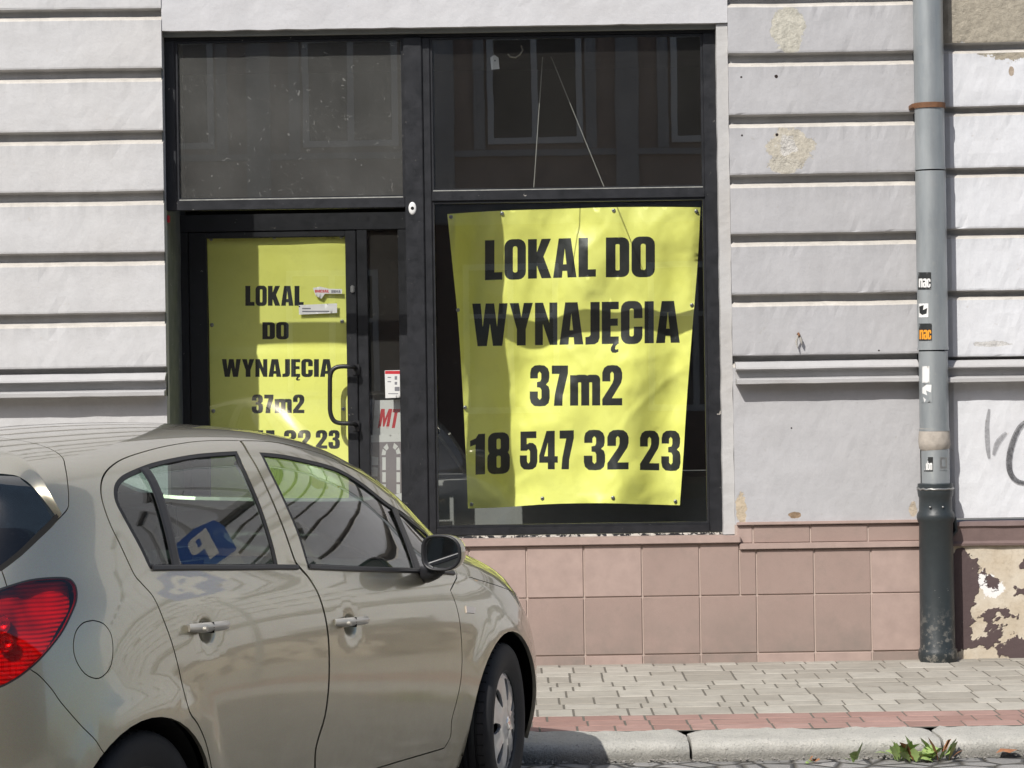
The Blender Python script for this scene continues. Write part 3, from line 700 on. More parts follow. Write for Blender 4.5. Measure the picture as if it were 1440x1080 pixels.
for sd in (1,-1):
    dF=panel('door',[shrink(fd,G*1.6)],[fw],M['paint'],car,(sd,),dents=True,classes=[bowl(1.262,.806,7.3,3.4)])
    dR=panel('door',[shrink(rd,G*1.6)],[rw,ra],M['paint'],car,(sd,),dents=True,classes=[bowl(2.17,.876,9.65,3.6)])
    for d,wp,nm in ((dF,fw,'f'),(dR,rw,'r')):
        inner=shrink(wp,.016)
        panel('window_seal',[wp],[inner],M['rubber'],d,(sd,),off=-.001,rim=.006,step=.02)
        panel('window',[shrink(wp,.010)],[],M['carglass'],d,(sd,),off=-.004,rim=0,step=.045,estep=.03,smoothN=1.1)
    # dark pillars of the quarter lights and the belt moulding
    strip('window_divider',[(5.722,6.60),(5.715,6.2),(5.70,5.4),(5.699,4.55)],.027,-.0005,M['trim'],dF,sd,thick=.004)
    strip('window_divider',crom([(9.745,7.80),(9.76,7.4),(9.81,6.4),(9.867,5.2)],3),.021,-.0005,M['trim'],dR,sd,thick=.004)
    strip('belt_moulding',[(7.84,5.04),(7.2,4.905),(6.4,4.735),(5.742,4.585),(5.2,4.46),(4.86,4.33)],.0085,-.001,M['trim'],dF,sd,thick=.006)
    strip('belt_moulding',[(10.21,5.27),(9.6,5.22),(9.177,5.17),(8.369,5.10),(8.05,5.06)],.0085,-.001,M['trim'],dR,sd,thick=.006)
    panel('mirror_base',[[(5.35,4.60),(4.86,4.38),(4.87,4.75),(4.97,5.15),(5.15,5.4)]],[],M['trim'],dF,(sd,),off=.003,rim=.006,step=.02)
    # door inner trims
    panel('door_trim',[[(5.35,1.0),(5.35,4.55),(7.72,4.95),(7.72,1.0)]],[],M['cabin'],dF,(sd,),off=-.07,rim=0,step=.08)
    panel('door_trim',[[(8.1,1.0),(8.1,5.0),(10.1,5.15),(9.6,2.6),(9.4,1.0)]],[],M['cabin'],dR,(sd,),off=-.07,rim=0,step=.08)
    # handles
    for d,(a,z) in ((dF,(1.262,.822)),(dR,(2.17,.892))):
        mb=MB(); s0=min((abs(PN(u/10,3.5)[0][0]-a),PN(u/10,3.5)[0][1]) for u in range(60,110))[1]
        pts=[];rr_=[]
        for k in range(-9,10):
            t=k/9; pts.append(L((a-t*.105,s0+.030*(1-abs(t)**3.5)+.001,z-.004*t),sd)); rr_.append(.0155*(1-.22*abs(t)**4))
        b0=len(mb.v); mb.tube(pts,rr_,16)
        for i in range(b0,len(mb.v)): # flatten towards the door
            v=mb.v[i]; mb.v[i]=Vector((v.x,v.y,v.z))
        mb.tube([L((a+.074,s0+.02,z),sd),L((a+.074,s0+.0465,z),sd)],.0075,12)
        h=mb.build('handle',M['handlepaint'],d,auto=.7)
        k2=MB(); k2.tube([L((a+.034,s0+.012,z),sd),L((a+.034,s0+.0467,z),sd)],.0012,8); 
        k2.box(L((a+.0300,s0+.0,z-.0165),sd),L((a+.0310,s0+.0445,z+.0165),sd)); k2.build('lock_seam',M['gapblack'],h)
    # dark shut lines
    strip('shut_gap',fd,.016,.013,M['gapblack'],dF,sd,closed=True)
    strip('shut_gap',rd,.016,.013,M['gapblack'],dR,sd,closed=True)
    fp=panel('fuel_flap',[shrink(flap,G)],[],M['paint'],car,(sd,),step=.02) if sd==1 else None
    if fp:
        strip('flap_gap',flap,.012,.012,M['gapblack'],fp,sd,closed=True)
    else: panel('flank_panel',[flap],[],M['paint'],car,(sd,),rim=0)
    tl=empty('tail_light',parent=car)
    panel('lens',[shrink(tail,G)],[],M['redlens'],tl,(sd,),off=.002,rim=.01,step=.022)
    panel('reflector',[tail],[],M['redrefl'],tl,(sd,),off=-.028,rim=0,step=.022,off_fn=lambda u,v:-.012*math.sin(u*9)*math.cos(v*4))
    strip('lens_rim',tail,.0028,-.0005,M['trim'],tl,sd,closed=True)
    for (u,v,r) in ((12.55,4.35,.030),(12.52,3.98,.028),(12.95,4.15,.035),(12.85,4.62,.026)):
        p,n=PN(u,v); p=Vector(p);n=Vector(n); mb=MB(); o_=n.orthogonal().normalized(); q_=n.cross(o_)
        vs=[];fs=[]
        for i,(rr2,hh) in enumerate(((r,-.010),(r*.8,-.018),(r*.45,-.026),(.001,-.028))):
            for k in range(20):
                t=k*math.pi/10; vs.append(L(p+n*hh+(o_*math.cos(t)+q_*math.sin(t))*rr2,sd))
        for i in range(3):
            for k in range(20): fs.append((i*20+k,i*20+(k+1)%20,i*20+20+(k+1)%20,i*20+20+k))
        mb.add(vs,fs); mb.build('bulb_cup',M['redclear'],tl,smooth=True)
    hl=empty('headlight',parent=car)
    panel('lens',[shrink(headl,G)],[],M['carglass'],hl,(sd,),rim=.01,step=.03)
    panel('reflector',[headl],[],M['chrome'],hl,(sd,),off=-.04,rim=0,step=.04)
    ml=panel('side_marker',[shrink(marker,.001)],[],M['amber'],car,(sd,),off=.004,rim=.008,step=.012,estep=.008)
    # door mirror
    mr=empty('door_mirror',parent=dF)
    ca,cs,cz=.70,.922,1.012
    def shell(scale,a0,a1,n=28,round_=.35):
        out=[]
        for k in range(n):
            t=2*math.pi*k/n; c,s_=math.cos(t),math.sin(t)
            ex=.62
            x=.079*abs(c)**(ex if c<0 else .85)*(1 if c>0 else -1); y=.065*abs(s_)**(ex if c<0 else .80)*(1 if s_>0 else -1)
            if x>0 and y<0: y*=1-.10*(x/.088)**2
            out.append((x*scale,y*scale))
        return out
    rings=[(1.0,.0),(1.02,-.010),(.99,-.03),(.90,-.052),(.72,-.070),(.42,-.082),(.05,-.086)]
    vs=[];fs=[];n_=28
    for sc_,da in rings:
        for x,y in shell(sc_,0,0): vs.append(L((ca+da+.06*(x)*0,cs+x,cz+y-.10*x*0),sd))
    for i in range(len(rings)-1):
        for k in range(n_): fs.append((i*n_+k,i*n_+(k+1)%n_,(i+1)*n_+(k+1)%n_,(i+1)*n_+k))
    mb=MB(); mb.add(vs,fs); mb.build('mirror_cap',M['paint'],mr,auto=1.2)
    vs=[];fs=[]
    for sc_,da in ((1.0,.0),(.99,.008),(.93,.010),(.86,.006),(.84,-.012)):
        for x,y in shell(sc_,0,0): vs.append(L((ca+da,cs+x,cz+y),sd))
    for i in range(4):
        for k in range(n_): fs.append((i*n_+k,i*n_+(k+1)%n_,(i+1)*n_+(k+1)%n_,(i+1)*n_+k))
    mb=MB(); mb.add(vs,fs); mb.build('mirror_rim',M['trim'],mr,auto=1.2)
    vs=[L((ca-.004+.10*x*.18,cs+x,cz+y),sd) for x,y in shell(.845,0,0)]
    meshobj('mirror_glass',vs,[tuple(range(n_))],M['mirror'],mr)
    mb=MB()
    mb.tube([L((.60,.79,.925),sd),L((.63,.83,.928),sd),L((.665,.875,.94),sd),L((.675,.90,.955),sd)],[.030,.030,.027,.026],14)
    mb.build('mirror_arm',M['trim'],mr,auto=1.2)
hb=panel('tailgate',[shrink(hatch,G)],[rgo,tail],M['paint'],car,(1,-1),step=.03)
panel('rear_window',[rgo],[],M['darkglass'],hb,(1,-1),off=-.020,rim=0,step=.05)
strip('tailgate_gap',seam,.016,.013,M['gapblack'],hb,1); strip('tailgate_gap',seam,.016,.013,M['gapblack'],hb,-1)
# rolled edge of the roof spoiler sloping down to the rear window
for sd in (1,-1):
    o_=crom(SPO,5);i_=crom(SPI,5); Vs=[];Ns_=[];Fs=[]
    for (u0,v0),(u1,v1) in zip(o_,i_):
        p,n=PN(u0,v0);q,m=PN(u1,v1); p=Vector(p);q=Vector(q);n=Vector(n);m=Vector(m)
        A_=p+n*.001;D_=q-m*.0195
        for t,bul in ((0,0),(.12,.004),(.4,.005),(.75,.003),(1,0)): Vs.append(L(A_.lerp(D_,t)+n*bul,sd))
    for i in range(len(o_)-1):
        for j in range(4): k=i*5+j; Fs.append((k,k+1,k+6,k+5))
    mb=MB(); mb.add(Vs,Fs); mb.build('spoiler_edge',M['paint'],hb,auto=.9)
bp=panel('rear_bumper',[shrink(bump,G)],[ra,hatch,tail],M['paint'],car,(1,-1),step=.034)
for sd in (1,-1):
    strip('bumper_gap',cu['bumper'],.010,.012,M['gapblack'],bp,sd)
    strip('bumper_crease',crom([(14.2,2.55),(12.736,2.558),(12.244,2.487),(12.3,2.30),(12.45,2.0),(13.2,1.7)],4),.004,.001,M['trim'],bp,sd)
ho=panel('bonnet',[shrink(hoodp,G)],[],M['paint'],car,(1,-1),step=.04)
for sd in (1,-1): strip('bonnet_gap',hoodp[12:-2],.010,.012,M['gapblack'],ho,sd)
panel('windscreen',[wind],[],M['carglass'],car,(1,-1),off=-.004,rim=0,step=.05)
panel('roof_lining',[[(7.0,8.6),(7.0,10),(10.6,10),(10.4,8.6)]],[],M['lining'],car,(1,-1),off=-.03,rim=0,step=.08)
# roof ditch
# wheels
def make_wheel(name,side,steer=0,parent=None,a=0):
    w_=empty(name,(-a,-.742*side,.308),math.radians(steer)+(0 if side==1 else math.pi),parent)   # local -Y is the outer face
    mb=MB(); R=.307
    prof=[(.20,.085),(.235,.098),(.268,.100),(.290,.094),(.301,.083),(R,.066)]
    full=[(r,-h) for r,h in prof]
    tread=[]
    for k,x in enumerate((-.066,-.050,-.049,-.041,-.040,-.016,-.015,-.007,-.006,.006,.007,.015,.016,.040,.041,.049,.050,.066)):
        g_=R-(.009 if k in (2,3,6,7,10,11,14,15) else 0); tread.append((g_,x))
    full+=tread+[(r,h) for r,h in prof[::-1]]
    mb.lathe(full,(0,0,0),'Y',72)
    for k in range(48):
        t=2*math.pi*k/48
        for sg in (-1,1):
            c=Vector((math.cos(t)*.3035,sg*.060,math.sin(t)*.3035)); tx=Vector((-math.sin(t),0,math.cos(t))); rd_=Vector((math.cos(t),0,math.sin(t)))
            q=[c+tx*x_+Vector((0,y_,0))+rd_*z_ for z_ in (0,.0042) for x_,y_ in ((-.0022,-.014),(.0022,-.014),(.0022,.014),(-.0022,.014))]
            mb.add(q,[(4,5,6,7),(0,1,5,4),(1,2,6,5),(2,3,7,6),(3,0,4,7)],1)
    mb.build('tyre',[M['tyre'],M['gapblack']],w_,auto=.6)
    mb=MB(); mb.lathe([(.205,-.055),(.206,-.082),(.200,-.086),(.194,-.080),(.190,-.04),(.19,.08)],(0,0,0),'Y',64); mb.build('rim',M['cabin'],w_,auto=.6)
    # hubcap: 7 broad spokes, slots between them
    slots=[]
    for k in range(7):
        t=2*math.pi*(k+.5)/7
        pl=[]
        for r_,hw_ in ((.088,.004),(.105,.012),(.130,.018),(.152,.0215),(.166,.019),(.172,.008)): pl.append((r_,hw_))
        pts=[(r_,h_) for r_,h_ in pl]+[(r_,-h_) for r_,h_ in pl[::-1]]
        slots.append([(r_*math.cos(t)-h_*math.sin(t),r_*math.sin(t)+h_*math.cos(t)) for r_,h_ in pts])
    circ=[(.197*math.cos(k*math.pi/40),.197*math.sin(k*math.pi/40)) for k in range(80)]
    v2,tr,_=region([circ],slots,.011,None,.008)
    def hz(x,y):
        r=math.hypot(x,y); t=math.atan2(y,x)
        e=-.088+.030*min(1,(r/.197))**4*.6-.004*math.exp(-((r-.185)/.006)**2)
        e+= -.010*math.exp(-(r/.045)**4)
        e+=.004*math.cos(7*t)*min(1,r/.12)*math.exp(-((r-.12)/.05)**2)
        return e
    Vs=[Vector((x,hz(x,y),y)) for x,y in v2]; Fs=[]
    for a_,b_,c_ in tr:
        n=(Vs[b_]-Vs[a_]).cross(Vs[c_]-Vs[a_]); Fs.append((a_,b_,c_) if n.y<0 else (a_,c_,b_))
    cnt={}
    for f in Fs:
        for i in range(3):
            e=(f[i],f[(i+1)%3]); cnt.setdefault((min(e),max(e)),[]).append(e)
    for v in cnt.values():
        if len(v)==1:
            i,j=v[0]; k=len(Vs); Vs+=[Vs[i].copy(),Vs[j].copy(),Vs[j]+Vector((0,.012,0)),Vs[i]+Vector((0,.012,0))]; Fs.append((k+1,k,k+3,k+2))
    hc=meshobj('hubcap',Vs,Fs,M['silver'],w_,True)
    mb=MB(); mb.lathe([(.001,-.101),(.018,-.1012),(.026,-.099),(.029,-.094)],(0,0,0),'Y',32); mb.build('hub_emblem',M['chrome'],hc,smooth=True)
    mb=MB(); mb.lathe([(.001,-.045),(.19,-.045)],(0,0,0),'Y',32); mb.build('brake_disc',M['gapblack'],w_)
    return w_
for sd in (1,-1):
    make_wheel('wheel',sd,11.5,car,0.0)
    make_wheel('wheel',sd,0,car,2.515)
    for ac,R,zc in ((-.01,.372,.30),(2.52,.366,.305)):
        mb=MB(); vs=[];fs=[]
        for k in range(33):
            t=math.radians((-25 if ac>1 else -10)+(230 if ac>1 else 200)*k/32)
            for y in (.50,(.70 if ac<1 and math.cos(t)<-.2 else .79 if ac<1 and math.cos(t)<.3 else .825)): vs.append(L((ac+R*math.cos(t),y,zc+R*math.sin(t)),sd))
        for k in range(32): fs.append((2*k,2*k+1,2*k+3,2*k+2))
        mb.add(vs,fs)
        c=len(mb.v)
        mb.add([L((ac+R*math.cos(math.radians(-25+230*k/32)),.50,zc+R*math.sin(math.radians(-25+230*k/32))),sd) for k in range(33)],[tuple(range(33))])
        mb.build('wheel_liner',M['gapblack'],car)
# underside
mb=MB()
mb.box((.40,-.70,.17),(-2.95,.70,.23)); mb.box((.80,-.5,.19),(-.5,.5,.30)); mb.box((.75,-.45,.3),(.3,.45,.62))
mb.build('floor_pan',M['gapblack'],car)
# inner dark flanks below the glass so that nothing shows through the wheel side
for sd in (1,-1):
    panel('inner_flank',[[(5.3,.35),(5.3,1.0),(9.55,1.0),(9.5,.35)]],[],M['gapblack'],car,(sd,),off=-.05,rim=0,step=.09)
    panel('inner_flank',[[(10.75,3.2),(10.75,4.8),(11.3,5.0),(12.3,4.9),(12.9,3.2)]],[],M['cabin'],car,(sd,),off=-.06,rim=0,step=.09)
    panel('pillar_trim',[[(8.0,5.2),(8.05,8.1),(8.38,7.7),(8.30,5.2)]],[],M['lining'],car,(sd,),off=-.03,rim=0,step=.06)
    panel('pillar_trim',[[(10.6,5.2),(10.65,8.0),(11.0,8.0),(11.2,6.8),(11.2,5.2)]],[],M['lining'],car,(sd,),off=-.03,rim=0,step=.06)
# cabin
def rbox(a,b,bev): mb_=MB(); mb_.box(a,b,0,bev); return mb_
def seat(name,a,s,w,parent):
    st=empty(name,(-a,-s,0),0,parent)
    mb=MB(); mb.box((-.26,-w/2,.30),(.27,w/2,.47),0,.05); mb.build('seat_cushion',M['fabric'],st,auto=1.2)
    mb=MB(); mb.box((-.075,-w/2,0),(.075,w/2,.62),0,.055)
    o=mb.build('seat_backrest',M['fabric'],st,auto=1.2); o.location=(-.25,0,.42); o.rotation_euler=(0,math.radians(-17),0)
    mb=MB(); mb.box((-.05,-.135,0),(.05,.135,.19),0,.045); mb.tube([(0,-.05,-.09),(0,-.05,.02)],.006,8); mb.tube([(0,.05,-.09),(0,.05,.02)],.006,8)
    h=mb.build('headrest',M['fabric'],st,auto=1.2); h.location=(-.455,0,1.09); h.rotation_euler=(0,math.radians(-10),0)
    return st
seat('front_seat',1.30,.36,.48,car); seat('front_seat',1.30,-.36,.48,car)
rs=empty('rear_seat',(-2.12,0,0),0,car)
mb=MB(); mb.box((-.24,-.62,.32),(.28,.62,.48),0,.05); mb.build('seat_cushion',M['fabric'],rs,auto=1.2)
mb=MB(); mb.box((-.07,-.62,0),(.07,.62,.60),0,.05); o=mb.build('seat_backrest',M['fabric'],rs,auto=1.2); o.location=(-.22,0,.44); o.rotation_euler=(0,math.radians(-20),0)
for s_ in (-.38,.38):
    mb=MB(); mb.box((-.045,-.13,0),(.045,.13,.17),0,.045); mb.tube([(0,-.05,-.08),(0,-.05,.02)],.006,8); mb.tube([(0,.05,-.08),(0,.05,.02)],.006,8)
    h=mb.build('headrest',M['fabric'],rs,auto=1.2); h.location=(-.45,s_,1.05); h.rotation_euler=(0,math.radians(-14),0)
mb=MB(); mb.box((-.80,-.66,.55),(-.22,.66,.90),0,.06); mb.box((-.42,-.66,.86),(.02,.66,.93),0,.03); mb.build('dashboard',M['cabin'],car,auto=1.2)
mb=MB(); mb.box((-.64,.22,.88),(-.40,.52,1.00),0,.05); mb.build('instrument_hood',M['cabin'],car,auto=1.2)
mb=MB(); c_=Vector((-.86,.37,.90)); ax=Vector((-.88,0,.47)).normalized(); o_=ax.cross(Vector((0,1,0))).normalized()
ring=[c_+(o_*math.cos(t*math.pi/16)+Vector((0,1,0))*math.sin(t*math.pi/16))*.185 for t in range(33)]
mb.tube(ring,.015,10); mb.tube([c_-Vector((0,.18,0)),c_+Vector((0,.18,0))],.018,8); mb.tube([c_,c_-ax*.22],.03,8); mb.build('steering_wheel',M['cabin'],car,auto=1.2)
mb=MB(); mb.box((-1.02,-.09,1.335),(-.99,.09,1.395),0,.012); mb.tube([(-1.0,0,1.37),(-.93,0,1.44)],.008,8); mb.build('rear_view_mirror',M['trim'],car,auto=1.2)
mb=MB(); mb.box((-2.95,-.55,.62),(-2.50,.55,.93),0,.03); mb.build('parcel_shelf',M['cabin'],car)
# ------------------------------------------------------------------ measured planes of the street
ZS=.085                      # pavement level
YW=13.93                     # face of the shop wall
YF=YW+.095                   # shop front frame
YD=YW+.70                    # recessed door plane
REC=.055                     # depth of the grooves
KB=11.40; KF=11.04           # kerb back / front
# ---- ground
g=NG('cobbled_road'); v1=g.vor(7.5,'DISTANCE_TO_EDGE'); vc=g.vor(7.5,out='Color'); n=g.noise(40,6,.7)
bwv=g.n.new('ShaderNodeRGBToBW'); g.l.new(vc,bwv.inputs[0]); b=g.mix(g.ramp(v1,.02,.10),(.09,.083,.07),g.mix(bwv.outputs[0],(.20,.195,.185),(.34,.33,.315))); b=g.mix(g.math('MULTIPLY',g.ramp(n,.5,.7),.4),b,(.16,.15,.135)); g.col(b); g.set(Roughness=.8)
g.bump(g.math('ADD',g.math('MULTIPLY',g.ramp(v1,.0,.13),1.0),g.math('MULTIPLY',n,.25)),.9,.03); M['road']=g.m
road=meshobj('road',[(-60,-6.2,0),(60,-6.2,0),(60,KF+.02,0),(-60,KF+.02,0)],[(0,1,2,3)],M['road']); tag(road,kind='structure')
gd=meshobj('ground',[(-300,-300,-.03),(300,-300,-.03),(300,300,-.03),(-300,300,-.03)],[(0,1,2,3)],simple('bare_ground',(.16,.15,.13),.9)); tag(gd,kind='structure')
# pavement: individual concrete blocks in courses, red courses by the kerb
def paver_mat(name,c,c2):
    g=NG(name); at=g.n.new('ShaderNodeAttribute'); at.attribute_name='tone'; n=g.noise(9,6,.65); f=g.noise(160,4,.7)
    b=g.mix(at.outputs['Fac'],c,c2); b=g.mix(g.math('MULTIPLY',g.ramp(n,.45,.75),.45),b,tuple(x*.62 for x in c)); b=g.mix(g.math('MULTIPLY',g.ramp(f,.5,.7),.25),b,tuple(x*.5 for x in c))
    g.col(b); g.set(Roughness=.9); g.bump(g.math('ADD',f,n),.4,.004); return g.m
M['paver']=paver_mat('grey_concrete_paver',(.315,.29,.245),(.43,.405,.35)); M['redpaver']=paver_mat('red_concrete_paver',(.30,.18,.15),(.39,.25,.215))
M['joint']=simple('sandy_joint',(.125,.115,.095),.95,var=.3,scale=40)
vs=[];fs=[];mi=[];tone=[]
def paver(x0,x1,y0,y1,m):
    gp=.003; gy=.011; bv=.004; z=ZS+random.uniform(-.0012,.0012); tx=random.uniform(-.0012,.0012)
    a=len(vs); X0,X1,Y0,Y1=x0+gp,x1-gp,y0+gy,y1-gy
    vs.extend([(X0,Y0,z-.006),(X1,Y0,z-.006),(X1,Y1,z-.006),(X0,Y1,z-.006),(X0+bv,Y0+bv,z-tx),(X1-bv,Y0+bv,z+tx),(X1-bv,Y1-bv,z+tx),(X0+bv,Y1-bv,z-tx)])
    for f in ((4,5,6,7),(0,1,5,4),(1,2,6,5),(2,3,7,6),(3,0,4,7)): fs.append(tuple(i+a for i in f)); mi.append(m); tone.append(T_)
y=KB+.006; row=0
ys=[]
while y<YW-.01:
    d=.165 if row<3 else random.choice((.165,.25,.25)); 
    ys.append((y,min(y+d,YW+.0))); y+=d; row+=1
for r,(y0,y1) in enumerate(ys):
    x=-9-random.random()*.2
    while x<9:
        l=random.choice((.11,.165,.165,.25,.25,.25)); T_=random.random()
        # now and then a big slab over two courses reads as joined blocks
        paver(x,x+l,y0,y1,1 if r<3 else 0); x+=l
me=bpy.data.meshes.new('pavement'); me.from_pydata(vs,[],fs); me.materials.append(M['paver']); me.materials.append(M['redpaver']); me.materials.append(M['joint']); me.polygons.foreach_set('material_index',mi)
at=me.attributes.new('tone','FLOAT','FACE'); at.data.foreach_set('value',tone)
pv=link(bpy.data.objects.new('pavement',me)); tag(pv,kind='structure')
bed=meshobj('pavement_bed',[(-60,KB-.01,ZS-.0035),(60,KB-.01,ZS-.0035),(60,YW+.9,ZS-.0035),(-60,YW+.9,ZS-.0035)],[(0,1,2,3)],M['joint']); tag(bed,kind='structure')
# kerb: worn granite stones
g=NG('worn_granite_kerb'); n=g.noise(9,8,.7); f=g.noise(120,6,.75); X,Y,Z=g.sep(); low=g.ramp(Z,.025,.062,(1,1,1,1),(0,0,0,1))
b=g.mix(g.ramp(n,.3,.7),(.50,.49,.44),(.64,.62,.56)); b=g.mix(g.math('MULTIPLY',g.ramp(f,.5,.66),.6),b,(.32,.31,.28)); pit=g.noise(45,5,.7); b=g.mix(g.math('MULTIPLY',g.ramp(pit,.60,.66),.6),b,(.16,.15,.13)); b=g.mix(g.math('MULTIPLY',low,.7),b,(.19,.18,.155)); g.col(b); g.set(Roughness=.85); g.bump(g.math('ADD',g.math('ADD',n,f),pit),.9,.012); M['kerb']=g.m
mbk=MB()
kj=W(972,1050,KF).x; edges=[kj-1.02*k for k in range(9,0,-1)]+[kj]+[kj+1.06+1.0*k for k in range(9)]
for a,b_ in zip(edges,edges[1:]):
    n_=max(4,int((b_-a)/.035)); prof=[(KF,-.03),(KF+.004,.02),(KF+.010,ZS-.030),(KF+.028,ZS-.009),(KF+.06,ZS-.001),(KF+.12,ZS+.001),(KF+.20,ZS+.002),(KF+.28,ZS+.001),(KB-.004,ZS),(KB-.002,ZS-.05)]
    vs_=[];f_=[];sx=random.random()*50
    for i in range(n_+1):
        t=i/n_; x=a+.006+(b_-a-.012)*t; e=min(t,1-t)*(b_-a); rd=.014*math.exp(-(e/.02)**1)
        for j,(yy,zz) in enumerate(prof):
            q=noise.noise(Vector((x*7+sx,yy*9,zz*9)))*.013+noise.noise(Vector((x*26,yy*30+sx,zz*30)))*.011
            vs_.append((x,yy+(q+rd if j<6 else 0),zz+(q*.7-rd if 0<j<9 else 0)))
    m_=len(prof)
    for i in range(n_):
        for j in range(m_-1): k=i*m_+j; f_.append((k,k+m_,k+m_+1,k+1))
    f_.append(tuple(range(m_))); f_.append(tuple(range(n_*m_,n_*m_+m_))[::-1])
    mbk.add(vs_,f_)
V_=[];F_=[]
random.seed(4)
for k in range(420):
    x=random.uniform(-1.2,3.4); y=KF-.004-abs(random.gauss(0,.035)); r=random.uniform(.003,.009); z=.012; b0=len(V_)
    for a_,b__,c_ in ((1,0,0),(-.5,.87,0),(-.5,-.87,0),(.1,.05,.9),(0,0,-.8)): V_.append((x+a_*r*random.uniform(.7,1.3),y+b__*r*random.uniform(.7,1.3),z+c_*r))
    F_+=[(b0,b0+1,b0+3),(b0+1,b0+2,b0+3),(b0+2,b0,b0+3),(b0+1,b0,b0+4),(b0+2,b0+1,b0+4),(b0,b0+2,b0+4)]
gr_=meshobj('gutter_grit',V_,F_,simple('grit',(.30,.28,.25),.9,var=.6,scale=90)); tag(gr_,'loose grit and crumbs in the gutter at the foot of the kerb','grit',kind='stuff')
kb=mbk.build('kerb',M['kerb'],auto=1.0); tag(kb,kind='structure')
# ------------------------------------------------------------------ wall sections extruded from a rusticated profile
def Zat(py,px=1150): return W(px,py,YW).z
def wall_section(name,x0,x1,zb,zt,grooves,mat,parent,step=.05,far=None,rec=REC,Y=YW,roundend=0,rough=.0018,cham=.016):
    """grooves: list of (ztop,zbottom) dark bands, top to bottom; returns mesh"""
    prof=[(Y,zt)]
    for a,b_ in grooves:
        prof+= [(Y,a+.012),(Y+.002,a+.003),(Y+.006,a),(Y+rec*.75,a-.002),(Y+rec,a-.006),(Y+rec,b_+.004),(Y+rec*.8,b_),(Y+.006,b_-cham),(Y,b_-cham-.008)]
    prof.append((Y,zb))
    # subdivide tall faces
    pr=[]
    for p,q in zip(prof,prof[1:]):
        d=abs(p[1]-q[1]); k=max(1,int(d/.06))
        for i in range(k): pr.append((p[0]+(q[0]-p[0])*i/k,p[1]+(q[1]-p[1])*i/k))
    pr.append(prof[-1])
    xs=[];x=x0
    while x<x1-1e-6:
        xs.append(x); x+= step if (-2.8<x<3.6) else .5
    xs.append(x1)
    V_=[];F_=[];FM=[];SO=[]
    for x in xs:
        for (yy,zz) in pr:
            e=min(x-x0,x1-x)
            q=noise.noise(Vector((x*5,zz*2,3)))*rough*1.3+noise.noise(Vector((x*19,zz*19,7)))*rough
            w2=noise.noise(Vector((x*3.1,zz*1.3,11)))*.0035+noise.noise(Vector((x*14,zz*3,5)))*.0012
            ry=0
            for ga,gb in grooves:
                if abs(zz-ga)<.014 and yy<Y+.01 or abs(zz-(gb-cham))<.012 and yy<Y+.01:
                    c_=max(0,noise.noise(Vector((x*8,zz*6,21)))*.6+noise.noise(Vector((x*31,zz*20,4)))*.5-.22)*.06
                    ry+=min(c_,.0035)
            if roundend and yy<Y+.02:
                e2=x-x0
                if e2<roundend: ry=roundend*.6*(1-math.sqrt(max(0,1-(1-e2/roundend)**2)))
            V_.append((x,yy+q+ry,zz+(w2 if zb+.01<zz<zt-.01 else 0)))
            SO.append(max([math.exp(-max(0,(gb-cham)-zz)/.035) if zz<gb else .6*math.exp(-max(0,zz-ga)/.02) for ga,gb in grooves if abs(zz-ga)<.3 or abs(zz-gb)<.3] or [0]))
    m_=len(pr)
    for i in range(len(xs)-1):
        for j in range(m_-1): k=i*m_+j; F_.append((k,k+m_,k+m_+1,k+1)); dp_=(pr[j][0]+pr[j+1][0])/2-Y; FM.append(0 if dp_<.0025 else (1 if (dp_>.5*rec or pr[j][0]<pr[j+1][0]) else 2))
    # end caps back to 12 cm
    for i,o_ in ((0,0),((len(xs)-1)*m_,1)):
        b0=len(V_); 
        for j in range(m_): V_.append((V_[i+j][0],Y+.12,pr[j][1]))
        for j in range(m_-1): F_.append((i+j,i+j+1,b0+j+1,b0+j) if o_==0 else (i+j+1,i+j,b0+j,b0+j+1))
    fl_=[tuple(reversed(f)) for f in F_]; FM+=[0]*(len(F_)-len(FM))
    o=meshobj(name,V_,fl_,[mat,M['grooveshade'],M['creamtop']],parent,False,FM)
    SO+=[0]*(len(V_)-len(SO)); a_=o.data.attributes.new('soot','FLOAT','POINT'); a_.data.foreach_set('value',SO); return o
def moulding(name,x0,x1,prof,mat,parent,step=.06):
    """prof list of (y,z) from top to bottom"""
    xs=[];x=x0
    while x<x1-1e-6: xs.append(x); x+= step if (-2.8<x<3.6) else .5
    xs.append(x1); V_=[];F_=[];m_=len(prof)
    for x in xs:
        for j,(yy,zz) in enumerate(prof):
            q=noise.noise(Vector((x*6,j*3.1,2)))*.0025; V_.append((x,yy+(q if 0<j<m_-1 else 0),zz+q))
    for i in range(len(xs)-1):
        for j in range(m_-1): k=i*m_+j; F_.append((k,k+1,k+m_+1,k+m_))
    F_.append(tuple(range(m_))[::-1]); F_.append(tuple(range((len(xs)-1)*m_,len(xs)*m_)))
    return meshobj(name,V_,F_,mat,parent)
shop=empty('shop_building',(0,0,0)); tag(shop,'grey white stucco shop building with grooved courses around a black framed shop front','building')
def up(gs,top,pitch=.322,h=.055):
    z=gs[0][0]; out=list(gs)
    while z+pitch<top: z+=pitch; out.insert(0,(z,z-h))
    return out
TOP=9.5
XL=W(231,300,YW).x; XLo=W(227,60,YW).x; XRo=W(1029,400,YW).x; XR=W(1016,400,YW).x; XP=W(1292,500,YW).x; XN=W(1331,400,YW).x
gl=[(Zat(t,110),Zat(b,110)) for t,b in ((13.5,21),(97.6,108),(185.6,195.5),(270.5,281.5),(356.5,366.5),(441.5,452.5))]
gl=[(a+.001,b-.007) for a,b in gl]
gr=[(Zat(t,1150),Zat(b,1150)) for t,b in ((-9,1),(74,84.5),(160.5,170.5),(245,255),(328,337.5),(413,422))]
gr=[(a+.001,b-.006) for a,b in gr]
